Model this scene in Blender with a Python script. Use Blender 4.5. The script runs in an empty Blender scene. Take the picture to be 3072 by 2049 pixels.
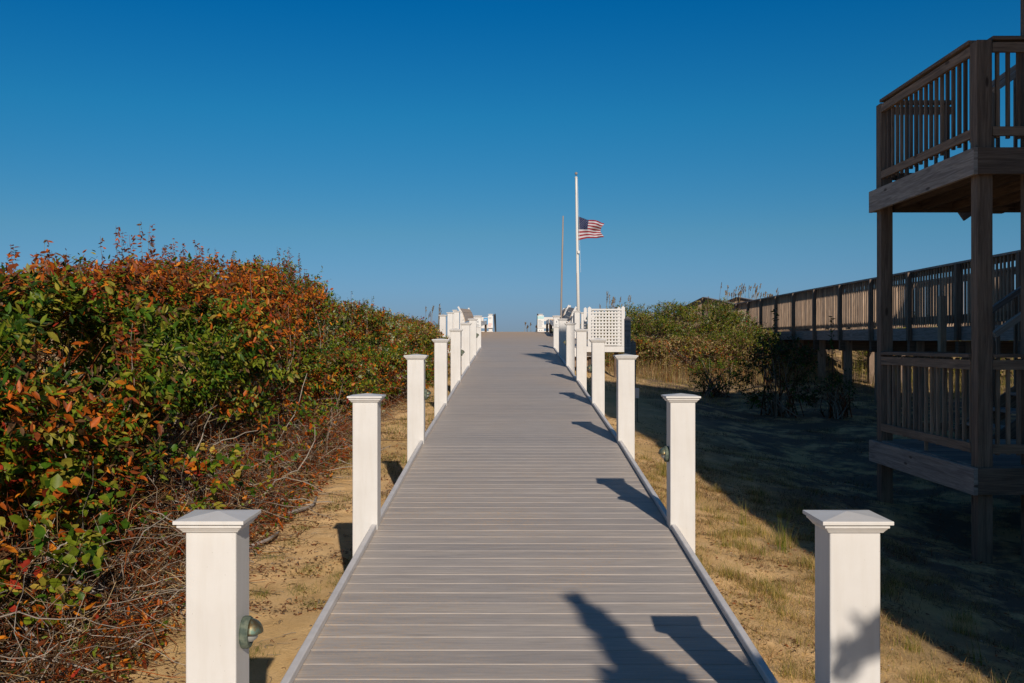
import bpy, bmesh, math, random
import numpy as np
from mathutils import Vector, Matrix
random.seed(7); rng = np.random.default_rng(11)
C = bpy.context.scene
COL = C.collection
R = math.radians
EZ = 2.0                                   # eye height in world metres

# ------------------------------------------------------------ camera, sky, sun
cam = bpy.data.cameras.new('camera'); cam.lens = 35; cam.sensor_width = 36
cam.clip_start = 0.05; cam.clip_end = 6000
co = bpy.data.objects.new('camera', cam); COL.objects.link(co)
co.location = (0, 0, EZ); co.rotation_euler = (R(90.1), 0, 0.0032)
C.camera = co
SUN_EL, SUN_AZ = R(27.0), R(12.5)
w = bpy.data.worlds.new('World'); C.world = w; w.use_nodes = True
nt = w.node_tree; nt.nodes.clear()
sky = nt.nodes.new('ShaderNodeTexSky'); sky.sky_type = 'NISHITA'; sky.sun_disc = False
sky.sun_elevation = SUN_EL; sky.sun_rotation = math.pi - SUN_AZ
sky.altitude = 0; sky.air_density = 1.0; sky.dust_density = 0.3; sky.ozone_density = 4.0
hs = nt.nodes.new('ShaderNodeHueSaturation'); hs.inputs['Saturation'].default_value = 1.25
bg = nt.nodes.new('ShaderNodeBackground'); bg.inputs['Strength'].default_value = 0.06
wo = nt.nodes.new('ShaderNodeOutputWorld')
tcw = nt.nodes.new('ShaderNodeTexCoord'); spw = nt.nodes.new('ShaderNodeSeparateXYZ'); nt.links.new(tcw.outputs['Generated'], spw.inputs[0])
rw_ = nt.nodes.new('ShaderNodeValToRGB'); nt.links.new(spw.outputs[2], rw_.inputs[0]); er = rw_.color_ramp.elements
for _p in (.1, .2, .3): er.new(_p)
for _e, (_p, _c) in zip(er, ((.02, (.457, .634, 1.153)), (.108, (.505, .813, .954)), (.221, (.22, .95, 1.065)), (.325, (.02, .86, 1.12)), (.37, (1.0, .80, .74)))): _e.position = _p; _e.color = (*_c, 1)
mw = nt.nodes.new('ShaderNodeMix'); mw.data_type = 'RGBA'; mw.blend_type = 'MULTIPLY'; mw.inputs[0].default_value = 1
nt.links.new(sky.outputs[0], hs.inputs['Color']); nt.links.new(hs.outputs[0], mw.inputs[6]); nt.links.new(rw_.outputs[0], mw.inputs[7]); nt.links.new(mw.outputs[2], bg.inputs['Color']); nt.links.new(bg.outputs[0], wo.inputs['Surface'])
sl = bpy.data.lights.new('sun', 'SUN'); sl.energy = 3.8; sl.angle = R(0.53); sl.color = (1.0, 0.88, 0.75)
so = bpy.data.objects.new('sun', sl); COL.objects.link(so)
SD = Vector((-math.sin(SUN_AZ)*math.cos(SUN_EL), math.cos(SUN_AZ)*math.cos(SUN_EL), -math.sin(SUN_EL)))
so.rotation_euler = SD.to_track_quat('-Z', 'Y').to_euler(); so.location = (3, -10, 12)
C.view_settings.view_transform = 'Standard'; C.view_settings.look = 'None'
C.view_settings.exposure = 0.0; C.view_settings.gamma = 1.0
C.cycles.max_bounces = 6; C.cycles.transparent_max_bounces = 4

# ------------------------------------------------------------ noise (numpy)
def _h(ix, iy, iz):
    n = (ix*374761393 + iy*668265263 + iz*2147483647 + 1274126177) & 0xffffffff
    n = ((n ^ (n >> 13))*1274126177) & 0xffffffff
    return ((n ^ (n >> 16)) & 0xffff)/65535.0
def noise(x, y, z=0.0):
    x = np.asarray(x, float); y = np.asarray(y, float); z = np.asarray(z, float)+0*x
    fx, fy, fz = np.floor(x), np.floor(y), np.floor(z)
    ix, iy, iz = (a.astype(np.int64) for a in (fx, fy, fz))
    u, v, t = x-fx, y-fy, z-fz
    u, v, t = (a*a*(3-2*a) for a in (u, v, t))
    r = 0
    for a in (0, 1):
        for b in (0, 1):
            for c in (0, 1):
                r = r + _h(ix+a, iy+b, iz+c)*(u if a else 1-u)*(v if b else 1-v)*(t if c else 1-t)
    return r*2-1
def fbm(x, y, z=0.0, o=4):
    r = 0; a = 1; s = 0
    for i in range(o):
        r = r + a*noise(x*2**i+17*i, y*2**i+5*i, np.asarray(z)*2**i); s += a; a *= 0.5
    return r/s
def sst(a, b, x):
    t = np.clip((np.asarray(x, float)-a)/(b-a), 0, 1); return t*t*(3-2*t)

# ------------------------------------------------------------ materials
def mat(name, rough=0.6, metal=0.0, col=(.5, .5, .5)):
    m = bpy.data.materials.new(name); m.use_nodes = True
    b = m.node_tree.nodes['Principled BSDF']
    b.inputs['Base Color'].default_value = (*col, 1); b.inputs['Roughness'].default_value = rough
    b.inputs['Metallic'].default_value = metal
    return m, m.node_tree, b
def N(t, kind, **kw):
    n = t.nodes.new(kind)
    for k, v in kw.items():
        if k in n.inputs: n.inputs[k].default_value = v
        else: setattr(n, k, v)
    return n
def ramp(t, src, stops):
    r = t.nodes.new('ShaderNodeValToRGB'); e = r.color_ramp.elements
    while len(e) < len(stops): e.new(0.5)
    for i, (p, c) in enumerate(stops):
        e[i].position = p; e[i].color = (*c, 1) if len(c) == 3 else c
    t.links.new(src, r.inputs[0]); return r.outputs[0]
def mix(t, f, a, b, mode='MIX'):
    m = t.nodes.new('ShaderNodeMix'); m.data_type = 'RGBA'; m.blend_type = mode
    if isinstance(f, (int, float)): m.inputs[0].default_value = f
    else: t.links.new(f, m.inputs[0])
    for v, s in ((a, m.inputs[6]), (b, m.inputs[7])):
        if isinstance(v, tuple): s.default_value = (*v, 1)
        else: t.links.new(v, s)
    return m.outputs[2]
def bump(t, b, h, s, d=0.01):
    n = N(t, 'ShaderNodeBump', Strength=s, Distance=d); t.links.new(h, n.inputs['Height']); t.links.new(n.outputs[0], b.inputs['Normal'])
def uvmap(t, sc):
    u = N(t, 'ShaderNodeTexCoord'); m = N(t, 'ShaderNodeMapping'); m.inputs['Scale'].default_value = sc
    t.links.new(u.outputs['UV'], m.inputs[0]); return m.outputs[0]
def objmap(t, sc=(1, 1, 1)):
    u = N(t, 'ShaderNodeTexCoord'); m = N(t, 'ShaderNodeMapping'); m.inputs['Scale'].default_value = sc
    t.links.new(u.outputs['Object'], m.inputs[0]); return m.outputs[0]
def ntex(t, vec, scale=1, detail=4, rough=.55, dist=0):
    n = N(t, 'ShaderNodeTexNoise', Scale=scale, Detail=detail, Roughness=rough, Distortion=dist); t.links.new(vec, n.inputs['Vector']); return n.outputs[0]
def tone(t):
    a = N(t, 'ShaderNodeAttribute', attribute_name='tone'); return a.outputs['Fac']

def wood_mat(name, dark, mid, light, knot=True, rough=.8):
    m, t, b = mat(name, rough)
    g1 = ntex(t, uvmap(t, (1.6, 26, 1)), 1, 5, .6, 1.2)
    g2 = ntex(t, uvmap(t, (5, 190, 1)), 1, 3, .6)
    c = ramp(t, g1, [(.30, dark), (.5, mid), (.72, light)])
    c = mix(t, .45, c, ramp(t, g2, [(.35, (.45, .45, .45)), (.65, (1.25, 1.25, 1.25))]), 'MULTIPLY')
    c = mix(t, 1.0, c, ramp(t, tone(t), [(0, (.62, .62, .66)), (1, (1.3, 1.22, 1.15))]), 'MULTIPLY')
    if knot:
        v = N(t, 'ShaderNodeTexVoronoi', Scale=1.0, Randomness=1.0); t.links.new(uvmap(t, (1.7, 5.5, 1)), v.inputs['Vector'])
        k = ramp(t, v.outputs['Distance'], [(.0, (.12, .09, .07)), (.07, (.25, .2, .17)), (.11, (1, 1, 1))])
        c = mix(t, .85, c, k, 'MULTIPLY')
    t.links.new(c, b.inputs['Base Color']); bump(t, b, g2, .35, .004)
    return m
M = {}
M['wood'] = wood_mat('weathered_pine', (.13, .095, .07), (.24, .175, .125), (.36, .27, .20))
M['wood_grey'] = wood_mat('grey_weathered_wood', (.18, .165, .155), (.31, .285, .265), (.45, .42, .39))
M['wood_tan'] = wood_mat('tan_baluster_wood', (.19, .13, .09), (.35, .26, .185), (.47, .36, .265), knot=False)
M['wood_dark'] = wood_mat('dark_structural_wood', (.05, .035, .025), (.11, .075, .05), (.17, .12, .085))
# white vinyl
m, t, b = mat('white_vinyl', .38); M['vinyl'] = m
n1 = ntex(t, objmap(t), 3.0, 5, .6); n2 = ntex(t, objmap(t, (14, 14, 1.6)), 2.0, 4, .6)
c = ramp(t, n1, [(.35, (.69, .675, .65)), (.6, (.74, .73, .71))])
c = mix(t, .5, c, ramp(t, n2, [(.38, (.93, .915, .89)), (.55, (1, 1, 1))]), 'MULTIPLY')
v = N(t, 'ShaderNodeTexVoronoi', Scale=42.0); t.links.new(objmap(t), v.inputs['Vector'])
c = mix(t, .6, c, ramp(t, v.outputs['Distance'], [(.035, (.42, .38, .34)), (.06, (1, 1, 1))]), 'MULTIPLY')
t.links.new(c, b.inputs['Base Color'])
# composite deck
m, t, b = mat('grey_composite_board', .55); M['deck'] = m
s1 = ntex(t, uvmap(t, (5, 210, 1)), 1, 5, .65, .3); s2 = ntex(t, uvmap(t, (1.2, 16, 1)), 1, 4, .6, .6)
c = ramp(t, s1, [(.33, (.345, .312, .28)), (.5, (.452, .412, .374)), (.68, (.57, .52, .475))])
c = mix(t, .8, c, ramp(t, s2, [(.35, (.84, .85, .88)), (.65, (1.1, 1.08, 1.05))]), 'MULTIPLY')
c = mix(t, 1.0, c, ramp(t, tone(t), [(0, (.92, .92, .93)), (1, (1.07, 1.06, 1.05))]), 'MULTIPLY')
sn = ntex(t, objmap(t, (.9, .5, 1)), 1.2, 3, .5)
sf = ntex(t, objmap(t), 60, 3, .8)
mm = N(t, 'ShaderNodeMath', operation='MULTIPLY'); t.links.new(ramp(t, sn, [(.40, (0, 0, 0)), (.72, (.8, .8, .8))]), mm.inputs[0]); t.links.new(ramp(t, sf, [(.50, (0, 0, 0)), (.62, (1, 1, 1))]), mm.inputs[1])
sp = N(t, 'ShaderNodeSeparateXYZ'); t.links.new(objmap(t), sp.inputs[0])
mr = N(t, 'ShaderNodeMapRange'); mr.inputs['From Min'].default_value = 25; mr.inputs['From Max'].default_value = 34; mr.inputs['To Max'].default_value = .75; t.links.new(sp.outputs[1], mr.inputs[0])
ma = N(t, 'ShaderNodeMath', operation='ADD', use_clamp=True); t.links.new(mm.outputs[0], ma.inputs[0]); t.links.new(mr.outputs[0], ma.inputs[1])
c = mix(t, ma.outputs[0], c, (.60, .42, .25))
t.links.new(c, b.inputs['Base Color']); bump(t, b, s1, .25, .002)
m, t, b = mat('pale_trim_board', .45, col=(.56, .55, .56)); M['trim'] = m
n1 = ntex(t, objmap(t, (1, 1, 1)), 9, 4, .6); c = ramp(t, n1, [(.35, (.62, .60, .59)), (.6, (.72, .70, .69))]); t.links.new(c, b.inputs['Base Color'])
# metals
m, t, b = mat('aged_brass', .38, .9); M['brass'] = m
n1 = ntex(t, objmap(t), 30, 4, .6); c = ramp(t, n1, [(.40, (.20, .30, .25)), (.5, (.30, .24, .13)), (.62, (.50, .34, .15))]); t.links.new(c, b.inputs['Base Color'])
r_ = ramp(t, n1, [(.4, (.7, .7, .7)), (.6, (.32, .32, .32))]); t.links.new(r_, b.inputs['Roughness'])
m, t, b = mat('green_patina', .75, .2); M['patina'] = m
n1 = ntex(t, objmap(t), 40, 4, .6); c = ramp(t, n1, [(.4, (.07, .10, .08)), (.6, (.17, .20, .15))]); t.links.new(c, b.inputs['Base Color'])
M['lens'], _, _ = mat('frosted_lens', .3, col=(.35, .36, .34))
M['dark'], _, _ = mat('dark_metal', .5, .4, col=(.03, .03, .035))
M['polewhite'], _, _ = mat('white_pole_paint', .35, col=(.74, .73, .69))
M['red'], _, _ = mat('flag_red', .8, col=(.26, .010, .022))
M['white'], _, _ = mat('flag_white', .8, col=(.52, .50, .54))
M['blue'], _, _ = mat('flag_blue', .8, col=(.012, .02, .075))
M['paper'], _, _ = mat('white_notice', .5, col=(.78, .78, .76))
M['signblue'], _, _ = mat('sign_blue', .4, col=(.03, .30, .62))
M['signteal'], _, _ = mat('sign_teal', .5, col=(.45, .68, .70))
M['ink'], _, _ = mat('grey_ink', .6, col=(.25, .27, .3))
M['inkred'], _, _ = mat('red_ink', .6, col=(.7, .25, .22))
M['glass'], _, _ = mat('dark_glass', .08, col=(.02, .03, .04))
M['siding'] = wood_mat('cedar_siding', (.12, .10, .085), (.2, .17, .145), (.27, .235, .2), knot=False)
M['shingle'], _, _ = mat('roof_shingle', .9, col=(.06, .06, .06))
M['shell'], _, _ = mat('pale_shell', .5, col=(.6, .58, .55))
# leaves
def leaf_mat(name, rough=.45, trans=.22):
    m, t, b = mat(name, rough)
    a = N(t, 'ShaderNodeAttribute', attribute_name='leafcol')
    n1 = ntex(t, objmap(t), 45, 2, .6)
    c = mix(t, 1.0, a.outputs['Color'], ramp(t, n1, [(.3, (.75, .75, .75)), (.7, (1.2, 1.2, 1.2))]), 'MULTIPLY')
    t.links.new(c, b.inputs['Base Color']); b.inputs['Specular IOR Level'].default_value = .22
    tr = N(t, 'ShaderNodeBsdfTranslucent'); t.links.new(c, tr.inputs[0])
    ms = N(t, 'ShaderNodeMixShader'); ms.inputs[0].default_value = trans
    o = t.nodes['Material Output']; t.links.new(b.outputs[0], ms.inputs[1]); t.links.new(tr.outputs[0], ms.inputs[2]); t.links.new(ms.outputs[0], o.inputs[0])
    return m
M['leaf'] = leaf_mat('leaves'); M['blade'] = leaf_mat('grass_blades', .6, .3)
m = leaf_mat('bare_twigs', .85, 0.0); M['twig'] = m
# sand
m, t, b = mat('sand', .95); M['sand'] = m
o = objmap(t)
n1 = ntex(t, o, .55, 5, .6); n2 = ntex(t, o, 6, 5, .65); n3 = ntex(t, o, 90, 3, .7); n4 = ntex(t, o, 420, 2, .7)
c = ramp(t, n2, [(.3, (.72, .45, .19)), (.55, (.84, .56, .265)), (.75, (.90, .62, .32))])
gp = ramp(t, n1, [(.46, (0, 0, 0)), (.62, (.55, .55, .55))])
c = mix(t, gp, c, (.56, .37, .13))
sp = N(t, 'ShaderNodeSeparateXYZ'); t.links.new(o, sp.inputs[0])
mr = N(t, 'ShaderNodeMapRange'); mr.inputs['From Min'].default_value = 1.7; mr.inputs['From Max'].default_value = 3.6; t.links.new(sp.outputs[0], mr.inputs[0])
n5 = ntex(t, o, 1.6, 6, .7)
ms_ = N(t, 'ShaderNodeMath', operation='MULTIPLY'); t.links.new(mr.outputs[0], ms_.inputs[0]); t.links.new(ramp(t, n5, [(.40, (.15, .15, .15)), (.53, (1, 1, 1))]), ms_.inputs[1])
c = mix(t, ms_.outputs[0], c, (.17, .115, .075))  # weedy thatch soil, also darkening the colour where the house shade lies
c = mix(t, .35, c, ramp(t, n3, [(.35, (.62, .6, .58)), (.5, (1, 1, 1)), (.75, (1.15, 1.15, 1.15))]), 'MULTIPLY')
c = mix(t, .3, c, ramp(t, n4, [(.3, (.7, .7, .7)), (.7, (1.2, 1.2, 1.2))]), 'MULTIPLY')
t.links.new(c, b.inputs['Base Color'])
ad = N(t, 'ShaderNodeMath', operation='ADD'); t.links.new(n2, ad.inputs[0]); t.links.new(n3, ad.inputs[1]); bump(t, b, ad.outputs[0], .6, .02)
m, t, b = mat('sea_water', .15, col=(.02, .07, .10)); M['water'] = m

# ------------------------------------------------------------ object helpers
def link(name, me, parent=None, m=None):
    o = bpy.data.objects.new(name, me); COL.objects.link(o)
    if m is not None:
        for x in (m if isinstance(m, (list, tuple)) else [m]): me.materials.append(x)
    if parent: o.parent = parent
    return o
def tag(o, label=None, cat=None, group=None, kind=None):
    if label: o['label'] = label
    if cat: o['category'] = cat
    if group: o['group'] = group
    if kind: o['kind'] = kind
    return o
def empty(name, loc, rz=0):
    o = bpy.data.objects.new(name, None); COL.objects.link(o); o.location = loc; o.rotation_euler = (0, 0, rz); o.empty_display_size = .2
    return o
class MB:
    """collects boxes / prisms / tubes with metre UVs (u along the length) and a tone per piece"""
    def __init__(s): s.v = []; s.f = []; s.uv = []; s.tn = []; s.mi = []
    def quad(s, pts, uvs, tn, mi=0):
        i = len(s.v); s.v += [tuple(p) for p in pts]; s.f.append(tuple(range(i, i+len(pts)))); s.uv += uvs; s.tn.append(tn); s.mi.append(mi)
    def box(s, x0, x1, y0, y1, z0, z1, mtx=None, tn=None, mi=0):
        tn = random.random() if tn is None else tn
        ou, ov = random.random()*40, random.random()*40
        d = (x1-x0, y1-y0, z1-z0); L = max(range(3), key=lambda k: d[k])
        P = [Vector((x, y, z)) for x in (x0, x1) for y in (y0, y1) for z in (z0, z1)]
        F = [(0, 1, 3, 2), (4, 6, 7, 5), (0, 4, 5, 1), (2, 3, 7, 6), (0, 2, 6, 4), (1, 5, 7, 3)]
        ax = [0, 0, 1, 1, 2, 2]
        for f, a in zip(F, ax):
            oth = [k for k in range(3) if k != a]
            if L in oth: u = L; vv = [k for k in oth if k != L][0]
            else: u, vv = oth
            uvs = [(P[i][u]+ou, P[i][vv]+ov+a*.37) for i in f]
            s.quad([(mtx @ P[i]) if mtx else P[i] for i in f], uvs, tn, mi)
        return s
    def prism(s, prof, x0, x1, mtx=None, tn=None, axis='X', caps=True):
        """profile (a,b) points extruded along an axis: X -> (x,a,b), Y -> (a,y,b), Z -> (a,b,z)"""
        tn = random.random() if tn is None else tn; ou, ov = random.random()*40, random.random()*40
        g = {'X': lambda e, a, b: Vector((e, a, b)), 'Y': lambda e, a, b: Vector((a, e, b)), 'Z': lambda e, a, b: Vector((a, b, e))}[axis]
        q = (lambda p: mtx @ p) if mtx else (lambda p: p)
        n = len(prof); acc = 0
        for i in range(n):
            a, b_ = prof[i], prof[(i+1) % n]; l = math.dist(a, b_)
            s.quad([q(g(x0, *a)), q(g(x1, *a)), q(g(x1, *b_)), q(g(x0, *b_))], [(x0+ou, acc+ov), (x1+ou, acc+ov), (x1+ou, acc+l+ov), (x0+ou, acc+l+ov)], tn); acc += l
        if caps:
            for e in (x0, x1): s.quad([q(g(e, *p)) for p in prof], [(p[0]+ou, p[1]+ov) for p in prof], tn)
        return s
    def bar(s, a, b_, w_, h_, tn=None, up=(0, 0, 1)):
        a, b_ = Vector(a), Vector(b_); d = b_-a; L = d.length; x = d.normalized(); y = Vector(up).cross(x).normalized(); z = x.cross(y)
        m_ = Matrix((x, y, z)).transposed().to_4x4(); m_.translation = a
        return s.box(0, L, -w_/2, w_/2, -h_/2, h_/2, m_, tn)
    def tube(s, pts, rs, n=10, tn=.5):
        rings = []
        for k, p in enumerate(pts):
            p = Vector(p); d = (Vector(pts[min(k+1, len(pts)-1)])-Vector(pts[max(k-1, 0)])).normalized()
            u = d.cross(Vector((0, 1, .01))).normalized(); v_ = d.cross(u)
            r = float(rs[k] if hasattr(rs, '__len__') else rs)
            rings.append([p+r*(math.cos(6.2832*i/n)*u+math.sin(6.2832*i/n)*v_) for i in range(n)])
        for k in range(len(pts)-1):
            for i in range(n):
                j = (i+1) % n; s.quad([rings[k][i], rings[k][j], rings[k+1][j], rings[k+1][i]], [(k*.3, i*.05), (k*.3, i*.05+.05), (k*.3+.3, i*.05+.05), (k*.3+.3, i*.05)], tn)
        for e in (0, -1): s.quad(rings[e], [(q.x, q.z) for q in rings[e]], tn)
        return s
    def mesh(s, name):
        me = bpy.data.meshes.new(name); me.from_pydata(s.v, [], s.f)
        u = me.uv_layers.new(name='UVMap'); u.data.foreach_set('uv', np.array(s.uv, 'f').ravel())
        a = me.attributes.new('tone', 'FLOAT', 'FACE'); a.data.foreach_set('value', np.array(s.tn, 'f'))
        me.polygons.foreach_set('material_index', s.mi)
        bm = bmesh.new(); bm.from_mesh(me); bmesh.ops.remove_doubles(bm, verts=bm.verts, dist=1e-6); bmesh.ops.recalc_face_normals(bm, faces=bm.faces); bm.to_mesh(me); bm.free()
        return me
    def build(s, name, m, parent=None, bevel=0, smooth=False):
        o = link(name, s.mesh(name), parent, m)
        if smooth: o.data.shade_smooth(); 
        if bevel:
            bv = o.modifiers.new('bevel', 'BEVEL'); bv.width = bevel; bv.segments = 2; bv.limit_method = 'ANGLE'
        return o
def lathe(prof, n=24):
    s = MB()
    for k in range(len(prof)-1):
        (r0, z0), (r1, z1) = prof[k], prof[k+1]
        for i in range(n):
            a, b_ = 6.28318*i/n, 6.28318*(i+1)/n
            s.quad([(r0*math.cos(a), r0*math.sin(a), z0), (r0*math.cos(b_), r0*math.sin(b_), z0), (r1*math.cos(b_), r1*math.sin(b_), z1), (r1*math.cos(a), r1*math.sin(a), z1)], [(a, z0), (b_, z0), (b_, z1), (a, z1)], .5)
    return s

# ------------------------------------------------------------ terrain
XC = 0.051; HW = 0.865; S = 2.98; SL = 0.0538
_DY = [-3.0, 2.90, 5.88, 8.86, 11.84, 14.82, 17.8, 20.78, 23.76, 34.0, 60.0]
_DZ = [-1.714, -1.304, -1.102, -.898, -.744, -.583, -.430, -.279, -.133, .392, .392]
def deckz(y): return EZ+float(np.interp(y, _DY, _DZ))
def dang(y): return math.atan((deckz(y+.2)-deckz(y-.2))/.4)
def gz(x, y):
    x = np.asarray(x, float); y = np.asarray(y, float)
    yy = np.clip(y, -12, 40)
    g = -1.97+.054*yy
    f = 1-.2*sst(12, 24, yy)
    g = g-.18*np.clip(x-1.2, 0, 3.3)*f
    g = g+.10*np.clip(-3.0-x, 0, 4)*sst(4, 8, y)
    g = g+sst(2.3, 4.2, x)*sst(26.5+0*x, 34+0*x, y)*1.15
    g = g+sst(2.6, 4.0, -x)*sst(26, 36, y)*.55
    g = g-sst(43, 75, y)*3.6-sst(75, 160, y)*2.5
    amp = .5+.5*sst(1.0, 1.6, np.abs(x-XC))
    g = g+(fbm(x*.9, y*.9, 0, 3)*.05+fbm(x*4.5, y*4.5, 3.3, 3)*.030)*amp
    return g+EZ
def axis(segs):
    out = [segs[0][0]]
    for a, b_, st in segs:
        n = max(1, int(round((b_-a)/st))); out += list(a+(b_-a)*(np.arange(1, n+1)/n))
    return np.array(out)
gx = axis([(-900, -60, 90), (-60, -12, 4), (-12, -5, .5), (-5, -3.2, .12), (-3.2, 4.5, .045), (4.5, 8, .1), (8, 16, .4), (16, 60, 4), (60, 900, 90)])
gy = axis([(-60, -10, 5), (-10, 3, .5), (3, 10, .045), (10, 18, .09), (18, 30, .16), (30, 60, .6), (60, 200, 8), (200, 900, 90)])
X, Y = np.meshgrid(gx, gy); Zg = gz(X, Y)
nx, ny = len(gx), len(gy)
idx = np.arange(nx*ny).reshape(ny, nx)
q = np.stack([idx[:-1, :-1], idx[:-1, 1:], idx[1:, 1:], idx[1:, :-1]], -1).reshape(-1, 4)
def npmesh(name, V, F, cols=None, smooth=False):
    me = bpy.data.meshes.new(name); k = F.shape[1]
    me.vertices.add(len(V)); me.vertices.foreach_set('co', np.ascontiguousarray(V, 'f').ravel())
    me.loops.add(F.size); me.loops.foreach_set('vertex_index', np.ascontiguousarray(F, 'i').ravel())
    me.polygons.add(len(F)); me.polygons.foreach_set('loop_start', np.arange(0, F.size, k, dtype='i'))
    me.update(calc_edges=True)
    if cols is not None:
        a = me.attributes.new('leafcol', 'FLOAT_COLOR', 'FACE'); a.data.foreach_set('color', np.concatenate([cols, np.ones((len(cols), 1))], 1).astype('f').ravel())
    if smooth: me.shade_smooth()
    return me
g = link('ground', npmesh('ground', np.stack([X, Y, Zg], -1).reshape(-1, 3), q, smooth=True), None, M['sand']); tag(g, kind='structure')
sea = MB(); sea.box(-4000, 4000, 90, 5000, EZ-6.0, EZ-4.9); sea = sea.build('sea', M['water']); tag(sea, kind='structure')

# ------------------------------------------------------------ our boardwalk
bw = empty('boardwalk', (XC, 0, 0)); tag(bw, 'long grey composite boardwalk with pale curbs rising straight to the dune crest', 'boardwalk')
ang = math.atan(SL)
db = MB(); P = .1445; W_ = .1406; T = .026; c_ = .0028; gapn = 0
def board(yc, zc, x0, x1, a):
    m_ = Matrix.Translation((0, yc, zc)) @ Matrix.Rotation(a, 4, 'X')
    h = W_/2
    prof = [(-h, -T), (h, -T), (h, -c_*1.4), (h-c_*.35, -c_*.35), (h-c_*1.4, 0), (-h+c_*1.4, 0), (-h+c_*.35, -c_*.35), (-h, -c_*1.4)]
    db.prism(prof, x0, x1, m_)
i = 0; y = -3.0
while y < 41.6:
    a = dang(y)
    z = deckz(y)
    if y < 24.25: e = HW+.03
    else: e = 1.95
    board(y, z, -e, e, a); y += P*math.cos(a)
db.build('deck_boards', M['deck'], bw)
# joists, stringers, fascia
j = MB()
for sx in (-.80, 0, .80):
    for a, b_ in zip(_DY[:-2], _DY[1:-1]): j.bar((sx, a, deckz(a)-.15), (sx, b_, deckz(b_)-.15), .045, .22)
for k in range(-1, 8):
    yy = S*(.974+k)+.07
    for sx in (-.70, .70): j.box(sx-.06, sx+.06, yy-.06, yy+.06, deckz(yy)-1.5, deckz(yy)-.26)
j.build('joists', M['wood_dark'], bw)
for sx in (-1, 1):
    f = MB(); ys_ = _DY[:9]+[24.2]; [f.bar((sx*(HW+.045), a, deckz(a)-.105), (sx*(HW+.045), b_, deckz(b_)-.105), .02, .19) for a, b_ in zip(ys_[:-1], ys_[1:])]; f.build('fascia', M['trim'], bw)
posty = [S*(.974+k) for k in range(8)]; PW = .148
for sx in (-1, 1):
    seq = [-3.0]+[v_ for p in posty for v_ in (p, p+PW)]+[24.2]
    for k in range(0, len(seq), 2):
        a, b_ = seq[k]+.002, seq[k+1]-.002
        if b_-a < .05: continue
        m_ = Matrix.Translation((0, a, deckz(a))) @ Matrix.Rotation(math.atan2(deckz(b_)-deckz(a), b_-a), 4, 'X')
        xi, xo = sx*(HW+.004), sx*(HW+.034)
        pr = [(xi, .004), (xi, .030), (xi+sx*.002, .0325), (xi+sx*.004, .034), (xo-sx*.003, .034), (xo, .032), (xo, -.03), (xo-sx*.012, -.03), (xo-sx*.012, .004)]
        f = MB(); f.prism(pr, 0, (b_-a)/math.cos(ang), m_, axis='Y'); f.build('curb', M['trim'], bw)

# ---- white posts
def post_meshes(h, below):
    s = MB(); s.box(-PW/2, PW/2, -PW/2, PW/2, -below, h-.03)
    shaft = s.mesh('shaft')
    c = MB()
    def tier(w0, w1, z0, z1):
        a, b_ = w0/2, w1/2
        lo = [(-a, -a, z0), (a, -a, z0), (a, a, z0), (-a, a, z0)]; hi = [(-b_, -b_, z1), (b_, -b_, z1), (b_, b_, z1), (-b_, b_, z1)]
        for i in range(4):
            k = (i+1) % 4; c.quad([lo[i], lo[k], hi[k], hi[i]], [(0, 0), (.1, 0), (.1, .1), (0, .1)], .5)
    def ring(w0, w1, z): tier(w0, w1, z, z)
    H = h-.036
    ring(.140, .160, H); tier(.160, .163, H, H+.003); tier(.163, .180, H+.003, H+.013); tier(.180, .188, H+.013, H+.0155)
    tier(.188, .188, H+.0155, H+.023); ring(.188, .184, H+.023); tier(.184, .184, H+.023, H+.0255); ring(.184, .205, H+.0255)
    tier(.205, .205, H+.0255, H+.036); tier(.205, .0001, H+.036, H+.050)
    return shaft, c.mesh('cap')
shaftM, capM = post_meshes(.789, 1.25)
for me in (shaftM, capM): me.materials.append(M['vinyl'])
# lamp: dome sconce, axis +X out of the post face
def lamp_parts(parent):
    def rot(o): o.rotation_euler = (0, R(90), 0)
    base = lathe([(0, 0), (.046, 0), (.048, .004), (.048, .018), (.044, .024), (.036, .024), (.034, .020), (0, .020)], 28).build('lamp', M['patina'], parent, smooth=False); rot(base)
    hood = MB(); n, mK = 20, 8
    for i in range(n):
        for k in range(mK):
            def pt(ii, kk):
                a = math.pi*ii/n; e = .5*math.pi*kk/mK
                return (-.040*math.sin(a)*math.cos(e)*1.0, .040*math.cos(a)*math.cos(e), .024+.036*math.sin(e))
            hood.quad([pt(i, k), pt(i+1, k), pt(i+1, k+1), pt(i, k+1)], [(0, 0)]*4, .5)
    h = hood.build('hood', M['brass'], base, smooth=True)
    sd = h.modifiers.new('thick', 'SOLIDIFY'); sd.thickness = .003
    gl = lathe([(.030, .02), (.028, .030), (.018, .042), (0, .046)], 16).build('lens', M['lens'], base, smooth=True)
    return base
def copy_tree(o, parent=None):
    c = o.copy(); COL.objects.link(c); c.parent = parent
    for ch in o.children: copy_tree(ch, c)
    return c
def make_post(lamp):
    r = empty('white_post', (0, 0, 0))
    s_ = link('shaft', shaftM, r); bv = s_.modifiers.new('bevel', 'BEVEL'); bv.width = .005; bv.segments = 3
    c_2 = link('cap', capM, r); bv = c_2.modifiers.new('bevel', 'BEVEL'); bv.width = .0015; bv.segments = 2; bv.limit_method = 'ANGLE'
    if lamp:
        l = lamp_parts(r); l.location = (PW/2, 0, .44)
    return r
ordn = ['first', 'second', 'third', 'fourth', 'fifth', 'sixth', 'seventh', 'eighth']
PG = 'white capped posts along the boardwalk'
protoL = make_post(True); protoP = make_post(False); used = set()
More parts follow.
